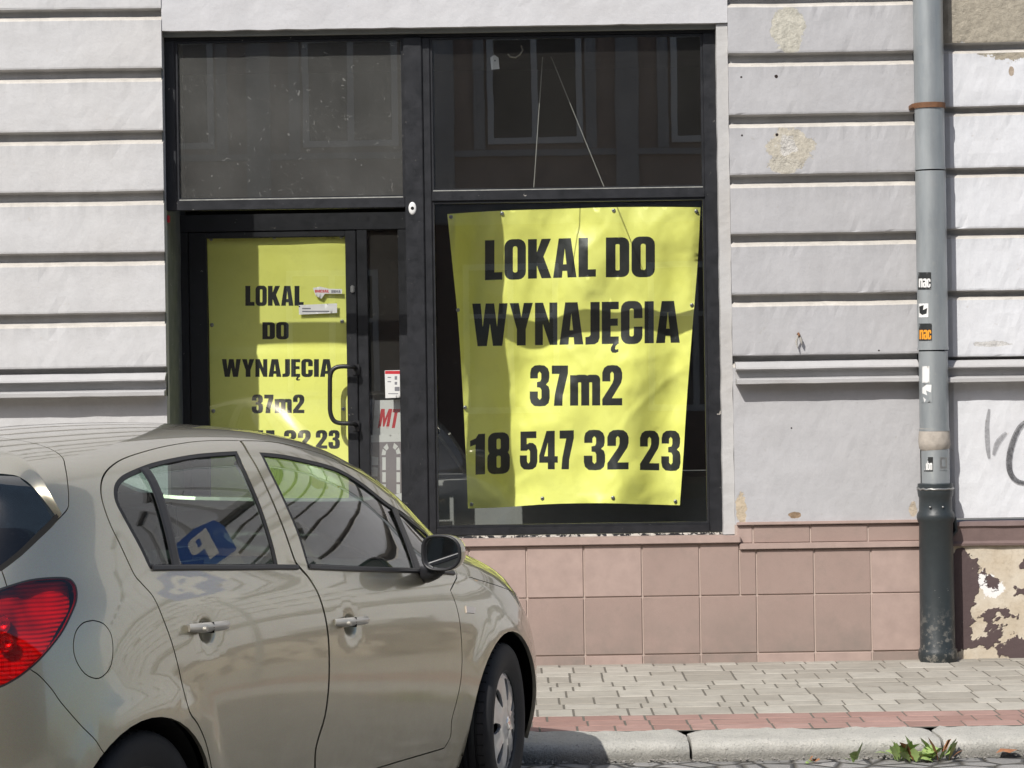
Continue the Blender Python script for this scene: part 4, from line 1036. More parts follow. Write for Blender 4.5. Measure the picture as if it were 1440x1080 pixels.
gn=[(Zat(t,1385),Zat(b,1385)) for t,b in ((-30,-18),(60,69),(149.5,157.5),(236,244),(321.5,330),(409,416.5))]
zc_l=Zat(519,110); zc_r=Zat(500,1150); zc_n=Zat(507,1385)
M['wallR']=plaster('grey_stucco_patched',(.452,.450,.458),dirt=(.38,.37,.355),dirtamt=.24,
  patches=[(W(1109,42,YW).x,W(1109,42,YW).z,.088,.125,.35,(.50,.48,.41)),(W(1115,208,YW).x,W(1115,208,YW).z,.11,.095,.6,(.49,.455,.38)),(W(1103,232,YW).x,W(1103,232,YW).z,.085,.042,.5,(.50,.47,.40)),
           (W(1107,205,YW).x,W(1107,205,YW).z,.045,.05,.9,(.56,.54,.50)),(W(1043,715,YW).x,W(1043,715,YW).z,.030,.075,.6,(.50,.42,.31)),(W(1118,724,YW).x,W(1118,724,YW).z,.030,.016,.5,(.28,.20,.13)),(W(1284,716,YW).x,W(1284,716,YW).z,.02,.05,.6,(.50,.43,.34))],
  holes=[(W(x,y,YW).x,W(x,y,YW).z,r) for x,y,r in ((1042.5,108.5,.006),(1091.5,107.5,.010),(1043.5,190.5,.006),(1092.5,189.5,.009),(1113,602,.005),(1236,493,.005))])
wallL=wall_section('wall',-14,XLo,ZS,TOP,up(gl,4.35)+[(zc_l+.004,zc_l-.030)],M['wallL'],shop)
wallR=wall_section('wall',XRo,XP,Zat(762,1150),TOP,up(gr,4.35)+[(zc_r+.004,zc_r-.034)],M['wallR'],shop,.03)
# plain lintel and the surround strip on the right
zl=Zat(38,600)
def plain(name,x0,x1,z0,z1,Y,mat,depth=.12,step=.05):
    nx=max(1,int((x1-x0)/step));nz=max(1,int((z1-z0)/step)); V_=[];F_=[]
    for i in range(nx+1):
        for j in range(nz+1):
            x=x0+(x1-x0)*i/nx;z=z0+(z1-z0)*j/nz; e=1 if 0<j<nz else .0
            q=noise.noise(Vector((x*4,z*4,3)))*.004+noise.noise(Vector((x*17,z*17,7)))*.002
            zz=z+(noise.noise(Vector((x*9,1,5)))*.004 if j==0 else 0); xx=x+(noise.noise(Vector((5,1,z*9)))*.004 if i in(0,nx) else 0)
            V_.append((xx,Y+q,zz))
    m_=nz+1
    for i in range(nx):
        for j in range(nz): k=i*m_+j; F_.append((k,k+m_,k+m_+1,k+1))
    bord=[i*m_ for i in range(nx+1)]+[nx*m_+j for j in range(1,nz+1)]+[i*m_+nz for i in range(nx-1,-1,-1)]+[j for j in range(nz-1,0,-1)]
    b0=len(V_); 
    for k in bord: V_.append((V_[k][0],Y+depth,V_[k][2]))
    n_=len(bord)
    for i in range(n_): F_.append((bord[(i+1)%n_],bord[i],b0+i,b0+(i+1)%n_))
    return meshobj(name,V_,F_,mat,parent=shop)
M['lintel']=plaster('smooth_lintel_plaster',(.55,.55,.56),dirt=(.45,.42,.38),dirtamt=.14)
plain('lintel',XLo+.001,XRo-.001,zl,TOP,YW+.006,M['lintel'])
M['strip']=plaster('cream_chipped_surround',(.49,.485,.475),dirt=(.36,.33,.29),dirtamt=.4)
plain('surround',XR-.012,XRo-.001,Zat(752,1025),zl-.001,YW+.022,M['strip'],.10,.03)
# soffit band under the lintel, set back
mb=MB(); mb.box((XLo+.002,YW+.055,zl-.024),(XR-.002,YW+.19,zl+.10)); mb.build('soffit_band',M['reveal'],shop)
# left reveal back to the door plane
nz=60; V_=[];F_=[]
for j in range(nz+1):
    z=ZS+(zl-ZS)*j/nz
    for i in range(9):
        y_=YW+.01+(YD-YW-.01)*i/8; q=noise.noise(Vector((y_*6,z*5,1)))*.004; V_.append((XLo+.012*(1-j/nz)*0+q-.004+ (XL-XLo)*(1-(z-ZS)/(zl-ZS)),y_,z))
for j in range(nz):
    for i in range(8): k=j*9+i; F_.append((k,k+9,k+10,k+1))
g=NG('chipped_grey_reveal'); X,Y,Z=g.sep(); n=g.noise(8,6,.65); ch=g.noise(16,4,.6,None,.8); b=g.mix(g.ramp(n,.3,.7),(.15,.165,.16),(.24,.255,.245)); b=g.mix(g.ramp(ch,.68,.70),b,(.55,.53,.50)); g.col(b); g.set(Roughness=.85); g.bump(n,.4,.006); M['revealp']=g.m
meshobj('reveal',V_,F_,M['revealp'],shop,True)
# cornices (string course above the plinth zone)
def cornice(name,x0,x1,zt,zb,mat,parent,out=.062):
    h=zt-zb; o=out
    pr=[(YW+.05,zt+.006),(YW-.012,zt+.002),(YW-o*.55,zt-h*.16),(YW-o*.66,zt-h*.22),(YW-o*.70,zt-h*.30),(YW-o*.62,zt-h*.34),(YW-o*.16,zt-h*.36),(YW-o*.14,zt-h*.70),(YW-o*.45,zt-h*.735),(YW-o*.97,zt-h*.76),(YW-o,zt-h*.80),(YW-o,zt-h*.97),(YW-o*.9,zt-h),(YW-.004,zt-h*1.0),(YW+.05,zt-h*1.02)]
    return moulding(name,x0,x1,pr,mat,parent)
M['corn']=plaster('string_course_stucco',(.44,.435,.43),dirt=(.30,.285,.27),dirtamt=.3)
cornice('string_course',-14,XLo-.0,Zat(527,110),Zat(558.5,110),M['corn'],shop,.098)
cornice('string_course',XRo+.012,XP-.01,Zat(508.5,1150),Zat(539,1150),M['corn'],shop,.086)
# ---- tiled plinth
def tiles(name,cells,Y,parent,th=.012):
    V_=[];F_=[];mi_=[]
    for (x0,x1,z0,z1) in cells:
        gq=.0028; bv=.003; dy=random.uniform(-.0015,.0015); k=len(V_); a,b_,c,d=x0+gq,x1-gq,z0+gq,z1-gq
        V_+= [(a,Y+th,c),(b_,Y+th,c),(b_,Y+th,d),(a,Y+th,d),(a+bv,Y+dy,c+bv),(b_-bv,Y+dy*.4,c+bv),(b_-bv,Y+dy,d-bv),(a+bv,Y+dy*1.5,d-bv)]
        mm=1 if random.random()<.3 else 0
        for f in ((4,5,6,7),(0,1,5,4),(1,2,6,5),(2,3,7,6),(3,0,4,7)): F_.append(tuple(i+k for i in f)); mi_.append(mm)
    return meshobj(name,V_,F_,[M['tile'],M['tilealt']],parent,False,mi_)
def ZX(px,py,Y=YW-.02): v=W(px,py,Y); return v.x,v.z
YT=YW-.020
colsx=[ZX(p,880,YT)[0] for p in (503,582,661,741.7,822,904,985,1065,1146,1226,1307)]
zr=[W(900,p,YT).z for p in (840,919.5)]; zr=[W(741.7,p,YT).z for p in (842,924)]
z_low=ZS-.01; z_mid1=W(1150,917,YT).z; z_mid0=W(1150,835.5,YT).z
ztw=W(830,766,YT).z; ztr=W(1150,771,YT).z
xs_end=ZX(1040,790,YT)[0]; xp_end=W(1298,800,YT).x
cells=[]
for a,b_ in zip(colsx,colsx[1:]):
    b2=min(b_,xp_end)
    for z0,z1 in ((z_low,z_mid1),(z_mid1,z_mid0)): cells.append((a,b2,z0,z1))
    if b_<=xs_end+.12 and a<xs_end: cells.append((a,min(b_,xs_end),z_mid0,ztw))
    if b_>xs_end: cells.append((max(a,xs_end),b2,z_mid0,ztr))
pl=empty('tiled_plinth',parent=shop)
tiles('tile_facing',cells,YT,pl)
cells=[]; zt2=W(1150,737,YT+.012).z; zb2=W(1150,763,YT+.012).z; cx=[xs_end-.012]+[W(p,750,YT).x for p in (1059,1140,1221)]+[xp_end]
for a,b_ in zip(cx,cx[1:]): cells.append((a,b_,zb2,zt2))
tiles('upper_tile_row',cells,YT+.012,pl)
mb=MB(); mb.box((colsx[0],YT+.007,ZS-.02),(xp_end,YW+.10,ztr-.003)); mb.box((colsx[0],YT+.0071,ztr-.004),(xs_end,YW+.10,ztw-.001)); mb.box((xs_end-.02,YT+.018,ztr-.003),(xp_end,YW+.11,zt2+.002)); mb.build('grout_bed',M['grout'],pl)
mb=MB(); zz=W(830,762,YT).z; mb.box((colsx[0],YT-.022,ztw-.002),(xs_end+.006,YW+.085,zz+.022),0,.005); mb.build('sill_tile',M['tilealt'],pl)
mb=MB(); zz=W(1150,767,YT).z; mb.box((xs_end+.001,YT-.018,ztr-.001),(xp_end,YT+.03,zb2+.002),0,.004); mb.box((xs_end-.012,YT-.006,zt2-.001),(xp_end,YT+.06,zt2+.016),0,.004); mb.build('ledge_tile',M['tilealt'],pl)
# masonry behind the plinth under the window and right pier core
mb=MB(); mb.box((W(612,700,YW).x,YW+.10,ZS),(XP,YW+.5,W(830,757,YW).z)); mb.build('plinth_core',M['roomwall'],shop)
# ---- shop front frame
front=empty('shop_front',parent=shop)
zfT=W(600,52,YF).z; zT0=W(600,291,YF).z; zT1=W(600,277,YF).z; zB0=W(800,751,YF).z; zB1=W(800,740,YF).z
xl0=W(236,170,YF).x; xl1=W(247,170,YF).x; xm0=W(565,160,YF).x+.0; xm1=W(602,160,YF).x; xm1b=W(612,600,YF).x
xr0=W(992,300,YF).x; xr1=W(1016,400,YF).x+.02
mb=MB()
mb.box((XLo+.003,YF,zfT),(xr1,YF+.06,zl+.05),0,.003)                      # head
mb.box((XLo+.002,YF+.002,zT0),(xl1,YF+.06,zfT),0,.003)                    # left stile (upper light only)
mb.box((xm0+.012,YF-.012,ZS),(xm1-.03,YF+.075,zfT-.002),0,.004)           # post
mb.box((xm1-.029,YF+.002,zB0),(xm1+.012,YF+.06,zfT-.003),0,.003)
mb.box((xl1,YF+.001,zT0),(xm0+.011,YF+.062,zT1-.0),0,.003)
mb.box((xm1+.013,YF+.001,zT0+.03),(xr0,YF+.062,zT1+.03),0,.003)
mb.box((xr0-.001,YF+.0015,zB0),(xr1,YF+.061,zfT-.001),0,.003)
mb.box((xm1+.013,YF-.004,zB0),(xr0-.002,YF+.065,zB1),0,.003)
mb.build('frame',M['frame'],front,auto=.6)
# thin glazing beads
mb=MB()
def bead(x0,x1,z0,z1,w_=.012,y=YF+.012):
    mb.box((x0,y,z0),(x0+w_,y+.03,z1)); mb.box((x1-w_,y+.0003,z0),(x1,y+.03,z1)); mb.box((x0+w_,y+.0006,z1-w_),(x1-w_,y+.03,z1)); mb.box((x0+w_,y+.0009,z0),(x1-w_,y+.03,z0+w_))
bead(xl1+.001,xm0+.011,zT1+.001,zfT-.001); bead(xm1+.013,xr0-.002,zT1+.031,zfT-.002); bead(xm1+.013,xr0-.002,zB1+.001,zT0+.029)
mb.build('glazing_bead',M['frame'],front)
mb=MB(); mb.box((xl1+.012,YF+.0105,zT1-.004),(xm0-.0,YF+.016,zT1+.006)); mb.box((xm1+.02,YF+.0105,zT1+.026),(xr0-.01,YF+.016,zT1+.035)); mb.build('putty_line',simple('pale_old_putty',(.34,.34,.31),.9,var=.5,scale=30),front)
def pane(name,x0,x1,z0,z1,y,mat,parent): return meshobj(name,[(x0,y,z0),(x1,y,z0),(x1,y,z1),(x0,y,z1)],[(0,1,2,3)],mat,parent)
pane('upper_pane',xl1,xm0+.012,zT1,zfT,YF+.028,M['dirtyglass'],front)
pane('upper_pane',xm1+.012,xr0,zT1+.03,zfT,YF+.028,M['glassfront'],front)
pane('display_pane',xm1+.012,xr0,zB1,zT0+.03,YF+.0285,M['clearglass'],front)
# crumbling paint strip below the frame
v2,tr,_=region([[(xm1,zB0-.002),(xr1+.01,zB0-.002),(xr1+.01,W(900,757,YF).z-.012),(xm1,W(900,757,YF).z-.012)]],[],.02)
meshobj('crumbling_sill_band',[(x,YF-.004+noise.noise(Vector((x*30,z*30,1)))*.012,z) for x,z in v2],tr,M['sillpeel'],front)
# ceiling and inner side of the entrance recess
zR=zT0+.0
xs_=xm0+.037
meshobj('recess_side_pane',[(xs_,YF+.08,ZS+.3),(xs_,YD+.05,ZS+.3),(xs_,YD+.05,zR),(xs_,YF+.08,zR)],[(0,1,2,3)],M['clearglass'],front)
mb=MB(); mb.box((xm0+.027,YF+.076,ZS),(xm0+.047,YD-.001,ZS+.3)); mb.build('recess_side_panel',M['frame'],front)
# ---- door in the recess
def DX(px,py=450): return W(px,py,YD).x
zh=W(400,325,YD).z; zD0=ZS+.01
mb=MB(); mb.box((XLo-.05,YD,zh+.002),(xm0+.029,YD+.07,zR+.011),0,.003); mb.box((XLo-.05,YD+.001,zD0),(DX(266),YD+.07,zh),0,.003); mb.box((DX(561),YD+.0012,zD0),(xm0+.029,YD+.07,zh),0,.003); mb.box((DX(503),YD+.0016,zD0),(DX(517.5),YD+.071,zh),0,.003)
mb.build('door_frame',M['frame'],front,auto=.6)
door=empty('door',(DX(290),YD,ZS),0,front)
def dl(x,y,z): return (x-DX(290),y-YD,z-ZS)
mb=MB(); mb.box(dl(DX(267),YD-.008,zD0+.02),dl(DX(292),YD+.045,zh-.003),0,.004); mb.box(dl(DX(487),YD-.0085,zD0+.02),dl(DX(502),YD+.045,zh-.003),0,.004); mb.box(dl(DX(292),YD-.0078,zh-.035),dl(DX(487),YD+.045,zh-.0035),0,.004); mb.box(dl(DX(292),YD-.0078,zD0+.02),dl(DX(487),YD+.045,zD0+.25),0,.004)
mb.build('door_leaf',M['frame'],door,auto=.6)
meshobj('door_pane',[dl(DX(292),YD+.015,zD0+.25),dl(DX(487),YD+.015,zD0+.25),dl(DX(487),YD+.015,zh-.035),dl(DX(292),YD+.015,zh-.035)],[(0,1,2,3)],M['clearglass'],door)
# handle: bent black tube
def HP(px,py,off=.075): v=W(px,py,YD-off); return Vector(dl(*v))
mb=MB(); pts=[Vector(dl(*W(500,518,YD-.01))),HP(498,516,.05),HP(493,515.5),HP(478,515.5),HP(469,519),HP(464.5,528),HP(464,545),HP(464,565),HP(464.5,580),HP(469,591),HP(478,595),HP(493,595.5),HP(498,596,.05),Vector(dl(*W(501,598,YD-.01)))]
mb.tube(crom(pts,4) if False else [Vector(q) for q in crom([tuple(p) for p in pts],3)],.0125,12); hd=mb.build('handle',M['trim'],door,auto=1.2)
mb=MB(); 
for py in (519,598): mb=MB(); c=dl(*W(501,py+1,YD)); mb.box((c[0]-.02,-.016,c[2]-.03),(c[0]+.02,-.008,c[2]+.03),0,.003); mb.build('handle_plate',M['trim'],door)
mb=MB(); c=dl(*W(496,407,YD)); mb.box((c[0]-.012,-.022,c[2]-.020),(c[0]+.010,-.008,c[2]+.022),0,.005); mb.build('lock',M['steel'],door)
pane('side_light_pane',DX(517),DX(561),zD0,zh,YD+.03,M['sideglass'],front)
# oval escutcheon on the post
mb=MB(); c=W(580,293,YF-.012); 
mb.lathe([(.001,-.006),(.018,-.006),(.026,-.003),(.028,.001)],(0,0,0),'Y',24); 
for v in mb.v: v.x*=.75; v.z*=1.25
o=mb.build('keyhole_escutcheon',M['white'],front,smooth=True); o.location=c
mb=MB(); mb.lathe([(.001,-.0075),(.008,-.0075),(.010,-.005)],(0,0,0),'Y',16); k2=mb.build('keyhole',M['gapblack'],o); 
# red bit on the reveal corner
mb=MB(); c=W(245,308,YF+.03); mb.box((XLo+.002,c.y-.02,c.z-.02),(XLo+.014,c.y+.02,c.z+.02),0,.004); mb.build('red_tag',M['redink'],front)
# ---- the room behind
x0,x1,y0,y1,z0,z1=-2.3,1.95,YF+.07,YW+4.6,ZS+.02,3.75
V_=[(x0,y0,z0),(x1,y0,z0),(x1,y1,z0),(x0,y1,z0),(x0,y0,z1),(x1,y0,z1),(x1,y1,z1),(x0,y1,z1)]
room=empty('shop_room',parent=shop)
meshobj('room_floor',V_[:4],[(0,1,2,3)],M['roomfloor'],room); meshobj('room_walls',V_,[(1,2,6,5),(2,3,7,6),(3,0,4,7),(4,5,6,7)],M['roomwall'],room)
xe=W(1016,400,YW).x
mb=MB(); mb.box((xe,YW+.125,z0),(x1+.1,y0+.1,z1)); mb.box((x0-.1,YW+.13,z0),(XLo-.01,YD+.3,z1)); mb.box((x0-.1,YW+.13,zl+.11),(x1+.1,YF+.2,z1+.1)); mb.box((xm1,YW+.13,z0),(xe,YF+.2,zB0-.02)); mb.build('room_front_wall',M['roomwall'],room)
# low platform and leaning battens seen through the display pane
mb=MB(); mb.box((W(605,672,YD+.9).x,YD+.55,z0),(x1-.15,YD+1.6,W(640,672,YD+.9).z),0,.01); mb.build('display_plinth',simple('grey_display_plinth',(.30,.30,.29),.7),room)
for k,(a,b_) in enumerate((((617,612),(655,668)),((632,610),(668,664)))):
    mb=MB(); p=W(*a,YD+.25);q=W(*b_,YD+.5); mb.tube([p,q],.009,6)
    o=mb.build('wooden_batten',simple('grey_batten_%s'%'ab'[k],(.22,.21,.19),.8)); tag(o,'thin grey batten leaning behind the display pane left of the yellow banner, '+('the left one' if k==0 else 'the right one'),'batten','battens leaning inside the window')
# ------------------------------------------------------------------ banners
def wavy1(px,py):
    t=max(0,min(1,(py-293)/420)); s=(px-632)/350
    base=YD+.04
    y=base+.055*math.sin(px*.026+.2+py*.002)*(.35+t*.8)+.020*math.sin(px*.061+py*.012)*(.6+.4*t)+.011*math.sin(py*.035+px*.02)
    y-=.17*math.exp(-((px-632)/22)**2)*math.exp(-((py-340)/140)**2)+.05*math.exp(-((px-640)/20)**2)
    y-=.05*math.exp(-((px-975)/22)**2)
    # creases below the eyelets
    for ex,ey,a in ((868,293,.012),(705,293,.010),(760,300,.008)): y-=a*math.exp(-abs(px-ex-(py-ey)*.10)/6)*math.exp(-(py-ey)/70) if py>ey else 0
    y+=.013*noise.noise(Vector((px*.018,py*.02,1)))+.006*math.exp(-abs((px-700)-(py-330)*.45)/9)*(1 if 300<py<420 else 0)+.005*math.exp(-abs((px-930)+(py-600)*.8)/10)*(1 if 540<py<700 else 0)+.006*noise.noise(Vector((px*.05,py*.03,4)))-.0055*max(0,1-abs(noise.noise(Vector((px*.013+py*.006,py*.010,14))))*7)-.004*max(0,1-abs(noise.noise(Vector((px*.022-py*.012,py*.011,34))))*8)+.0025*noise.noise(Vector((px*.15,py*.1,9)))
    return y
out=crom([(629,301),(700,296.5),(780,294),(860,291.5),(930,291),(985,291.5)],5)
out+=crom([(985,291.5),(981,370),(973,470),(966,560),(961,640),(956,710.5)],5)[1:]
out+=crom([(956,710.5),(900,709),(840,707.5),(770,709),(705,713.5),(658,715)],5)[1:]
out+=crom([(658,715),(655,640),(650,540),(644,450),(636,370),(629,301)],5)[1:-1]
A_=[];H_=[]
for s,a in (('LOKAL',(682,838,338,394,334,389)),('DO',(852,921,334,390,333,389)),('WYNAJĘCIA',(664,956,427,487,423,482)),('37m2',(745,875,514,571,514,570)),('18',(661,717,611,668,608,665)),('547',(731,807,607,660,605,660)),('32',(821,884,605,661,605,660)),('23',(900,957,606,661,606,662))):
    x0_,x1_,t0,b0,t1,b1=a; aa,hh=text(s,x0_,x1_,t0,b0,t1,b1); A_+=aa;H_+=hh
ban=empty('yellow_banner',W(800,500,YD)); tag(ban,'large wrinkled yellow rental banner hanging behind the display pane','banner')
def reparent(o,p): o.parent=p; o.matrix_parent_inverse=Matrix.Translation(-Vector(p.location)) ; return o
sh=px_patch('banner_sheet',out,wavy1,[M['yellow'],M['ink'],M['yellow']],None,A_,H_,step=4.5,estep=4); reparent(sh,ban)
def eyelets(pts,fn,parent):
    for x,y in pts:
        mb=MB(); c=W(x,y,fn(x,y)-.004); mb.lathe([(.003,-.002),(.009,-.003),(.011,.002)],c,'Y',14); reparent(mb.build('eyelet',M['steel'],None,smooth=True),parent)
        mb=MB(); mb.lathe([(.0005,-.0015),(.006,-.0015)],c,'Y',10); reparent(mb.build('eyelet_hole',M['gapblack'],None),parent)
eyelets([(634,305),(706,300),(863,296),(979,297),(644,436),(973,429),(654,573),(763,701),(862,700),(663,709),(950,705)],wavy1,ban)
def wavy2(px,py):
    return YD+.034+.004*math.sin(px*.03+py*.01)+.006*noise.noise(Vector((px*.015,py*.02,8)))+.008*math.exp(-((py-487)/5)**2)-.004*math.exp(-((py-345)/4)**2)
out2=[(291,331)]+[(x,330-.008*(x-291)) for x in (350,420,480)]+[(486,328.5),(487,420),(489,520),(490,620),(491,707),(400,708),(297,710),(296,600),(294,450)]
A_=[];H_=[]
for s,a in (('LOKAL',(345,427,402,430)),('DO',(369,406,453,477)),('WYNAJĘCIA',(312,468,505,530)),('37m2',(354,428,555,581)),('18',(302,332,606,633)),('547',(341,386,605,632)),('32',(399,437,605,632)),('23',(444,478,605,631))):
    aa,hh=text(s,*a); A_+=aa;H_+=hh
ban2=empty('yellow_banner',W(390,450,YD)); tag(ban2,'narrow yellow rental banner filling the glass of the recessed door','banner')
sh=px_patch('banner_sheet',out2,wavy2,[M['yellow'],M['ink'],M['yellow']],None,A_,H_,step=6,estep=4); reparent(sh,ban2)
eyelets([(297,336),(386,334),(480,333),(298,457),(481,452),(300,578),(483,575)],wavy2,ban2)
# notes stuck on the door glass
aa,hh=text('-----',443,455,408,412); 
o=px_patch('torn_sticker',[(440,405),(450,403),(463,406),(481,406.5),(481,413),(457,413),(452,420),(444,416)],lambda x,y:YD+.012,[M['white'],M['redink'],M['white'],M['greyink']],None,*text('IMCIAL',443,463,407.5,411.5),step=3,estep=1.5,extra=[text('FIRMA',466,479,408,412)[0]])
tag(o,'small torn white sticker with red print on the yellow door banner','sticker')
A1,H1=text('UWAGA',425,438,433,435.5); A2,H2=text('TEL-LOKALWYNAJEM',425,462,436.5,439)
o=px_patch('paper_note',[(420,429),(474,426.5),(474,440),(420.5,442.5)],lambda x,y:YD+.0115,[M['white'],M['greyink'],M['white']],None,[rr(425,433,437,435),rr(425,437,463,439)],[],step=4,estep=2)
tag(o,'white paper note with two short grey lines below the torn sticker','note')
# things in the side light
o=px_patch('card_sticker',[(541,521),(563,520.5),(564,559),(542,560)],lambda x,y:YD+.026,[M['white'],M['redink'],M['greyink']],None,[rr(541.5,521.5,563,526,.8)],[],step=4,estep=2,extra=[[rr(555,529,558.5,534),rr(555,537,558.5,541),rr(545,530,550,531.5),rr(545,536,550,537.5),rr(555,544,562,550,1),rr(546,553,560,554.2)]])
tag(o,'small white card with a red top strip stuck in the door side light','sticker')
aa,hh=text('MT',531,558,575,602,shear=.18)
sg=px_patch('sign_board',[(527,563),(563,562),(564,612),(524,613)],lambda x,y:YD+.10,[M['white'],M['redink'],M['white'],M['greyink']],None,aa,hh,step=5,estep=2.5,extra=[[rr(533,569,553,570.4),rr(533,600,550,601.5),rr(558,566,561,569,1)]])
tag(sg,'white board with slanted red capital letters behind the door side light','sign')
A_=[[(524,620),(566,620),(566,690),(545,690),(536,630),(524,628)]]
win=[]
for k in range(5):
    t0=math.radians(180-k*36);t1=math.radians(180-(k+1)*36+7)
    c=(550,640)
    if k==2: continue
    win.append([(c[0]+r*math.cos(t),c[1]-r*1.35*math.sin(t)) for r,t in ((8,t0),(13.5,t0),(13.5,t1),(8,t1))])
for (a,b_) in ((643,661),(664,678),(681,694)): win+= [rr(537.5,a,542.5,b_),rr(557.5,a,562.5,b_)]
for k,(a,b_) in enumerate(((642,654),(657,670),(673,684),(687,694))): win.append([(523,a),(531+(k<2)*1-k*.4,a+1),(532-k,b_),(523,b_)])
ps=px_patch('arch_poster',[(522,612),(566,611),(566,720),(522,720)],lambda x,y:YD+.09,[M['white'],M['mauve'],M['white']],None,[[(522,622),(566,621),(566,694),(546,697),(522,694)]],[],step=5,estep=2.5,extra=[win])
tag(ps,'grey violet poster with a white outlined arched doorway below the red lettered board','poster')
o=px_patch('leaning_board',[(540,699),(566,693),(566,726),(540,728)],lambda x,y:YD+.07,[M['white'],M['redink']],None,[[(548,712),(566,708),(566,709.2),(548,713.2)]],[],step=6,estep=3)
tag(o,'pale board with a thin red line under the arched doorway poster','board')
# hanging tag and hook and two taut cords in the upper right light
tg=empty('price_tag',W(695,85,YF+.12)); tag(tg,'small white paper tag hanging on a string at the top of the right upper pane','tag')
o=px_patch('paper_tag',[(689.5,81),(695,77),(701,81),(702.5,97),(691,98)],lambda x,y:YF+.12,[M['white'],M['greyink']],None,[rr(695,84,697,86.5,.8)],[],step=4,estep=2); reparent(o,tg)
mb=MB(); mb.tube([W(695,79,YF+.12),W(693,70,YF+.12),W(694.5,60,YF+.12)],.0015,6); reparent(mb.build('string',M['cable'],None),tg)
mb=MB(); mb.tube([W(x,y,YF+.12) for x,y in ((714,76),(718,80),(725,81),(731,77),(735,71),(733,64))],.0045,8); o=mb.build('hanging_hook',simple('bone_hook',(.35,.31,.25),.6),auto=1.2); tag(o,'bent pale hook hanging beside the paper tag in the upper pane','hook')
for k,(a,b_) in enumerate((((763,80),(750,274)),((775,80),(854,274)))):
    mb=MB(); mb.tube([W(*a,YF+.25),W(*b_,YF+.25)],.0028,6); o=mb.build('cord',M['cable']); tag(o,('straight' if k==0 else 'slanting')+' pale cord crossing the upper right pane, '+('the left of the pair' if k==0 else 'the right of the pair'),'cord','cords behind the upper pane')
# hook in the wall
hk=empty('wall_hook',W(1122,478,YW)); tag(hk,'small rusty hook with a rag end stuck in the grey wall block','hook')
mb=MB(); c=W(1122,470,YW); mb.tube([c,c+Vector((0,-.035,.004)),c+Vector((.002,-.045,-.01))],.006,8); reparent(mb.build('hook_pin',M['rust'],None,auto=1.2),hk)
mb=MB(); mb.tube([c+Vector((0,-.036,0)),c+Vector((-.012,-.03,-.04)),c+Vector((-.006,-.03,-.075))],[.004,.006,.002],6); mb.tube([c+Vector((.004,-.036,0)),c+Vector((.012,-.032,-.03)),c+Vector((.018,-.03,-.055))],[.005,.009,.002],6); reparent(mb.build('rag_end',simple('pale_rag',(.42,.40,.36),.9),None,auto=1.2),hk)
# ------------------------------------------------------------------ neighbouring building
nb=empty('neighbouring_building'); tag(nb,'white stucco building with peeling paint right of the rain pipe','building')
nx=lambda px,py:(W(px,py,YW).x,W(px,py,YW).z)
P=[]
for (px,py,rx,rz,amp,c) in ((1400,20,.5,.165,.10,(.36,.325,.26)),(1428,72,.17,.045,.5,(.36,.32,.25)),(1400,70,.11,.032,.5,(.34,.31,.25)),(1422,100,.012,.022,.3,(.40,.33,.26)),(1420,330,.10,.012,.6,(.60,.58,.55)),(1395,484,.09,.015,.7,(.56,.55,.53))):
    x,z=nx(px,py); P.append((x,z,rx,rz,amp,c))
M['wallN']=plaster('bright_white_stucco',(.66,.67,.69),dirt=(.52,.50,.48),dirtamt=.22,patches=P)
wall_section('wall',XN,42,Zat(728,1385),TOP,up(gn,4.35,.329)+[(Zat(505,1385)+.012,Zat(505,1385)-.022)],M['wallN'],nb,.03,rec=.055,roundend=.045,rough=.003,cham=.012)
cornice('string_course',XN-.015,42,Zat(507,1385),Zat(537.5,1385),M['corn'],nb,.09)
g=NG('peeling_brown_plinth_paint'); X,Y,Z=g.sep(); n=g.noise(4.2,5,.55,None,.3); n2=g.noise(40,6,.7); n3=g.noise(9,5,.6)
mk=g.ramp(n,.472,.482); cream=g.mix(g.ramp(n3,.3,.7),(.50,.42,.31),(.62,.56,.46)); cream=g.mix(g.math('MULTIPLY',g.ramp(n2,.5,.7),.35),cream,(.30,.24,.17))
x_,z_=nx(1392,822); wh=g.ell(X,Z,x_,z_,.07,.062,g.noise(16,6,.65),1.3); brown=g.mix(n3,(.075,.052,.052),(.105,.072,.07))
b=g.mix(mk,brown,cream)
b=g.mix(wh,b,(.78,.77,.75))
x2,z2=nx(1395,818); b=g.mix(g.ell(X,Z,x2,z2,.035,.04,g.noise(24,5,.65),1.6),b,brown)
g.col(b); g.set(Roughness=.85); g.bump(g.math('ADD',g.math('MULTIPLY',mk,-.6),g.math('MULTIPLY',n2,.3)),.8,.012); M['plinthN']=g.m
zt=Zat(765,1385)
v2,tr,_=region([[(XN-.03,ZS-.02),(6,ZS-.02),(6,zt),(XN-.03,zt)]],[],.04)
meshobj('plinth',[(x,YW-.012+noise.noise(Vector((x*6,z*6,2)))*.008,z) for x,z in v2],tr,M['plinthN'],nb,True)
meshobj('plinth_extension',[(6,YW-.012,ZS-.02),(42,YW-.012,ZS-.02),(42,YW-.012,zt),(6,YW-.012,zt)],[(0,1,2,3)],M['plinthN'],nb)
M['brownp']=simple('brown_painted_moulding',(.165,.115,.105),.6,var=.2,bump=.3)
zq=Zat(733,1385); moulding('plinth_moulding',XN-.02,42,[(YW+.05,zq+.006),(YW-.028,zq),(YW-.034,zq-.022),(YW-.022,zq-.034),(YW-.020,zt+.018),(YW-.032,zt+.006),(YW-.03,zt-.006),(YW+.03,zt-.008)],M['brownp'],nb)
mb=MB(); mb.box((XP-.02,YW+.10,ZS),(XN+.02,YW+.3,TOP)); mb.build('party_joint',M['gapblack'],nb)
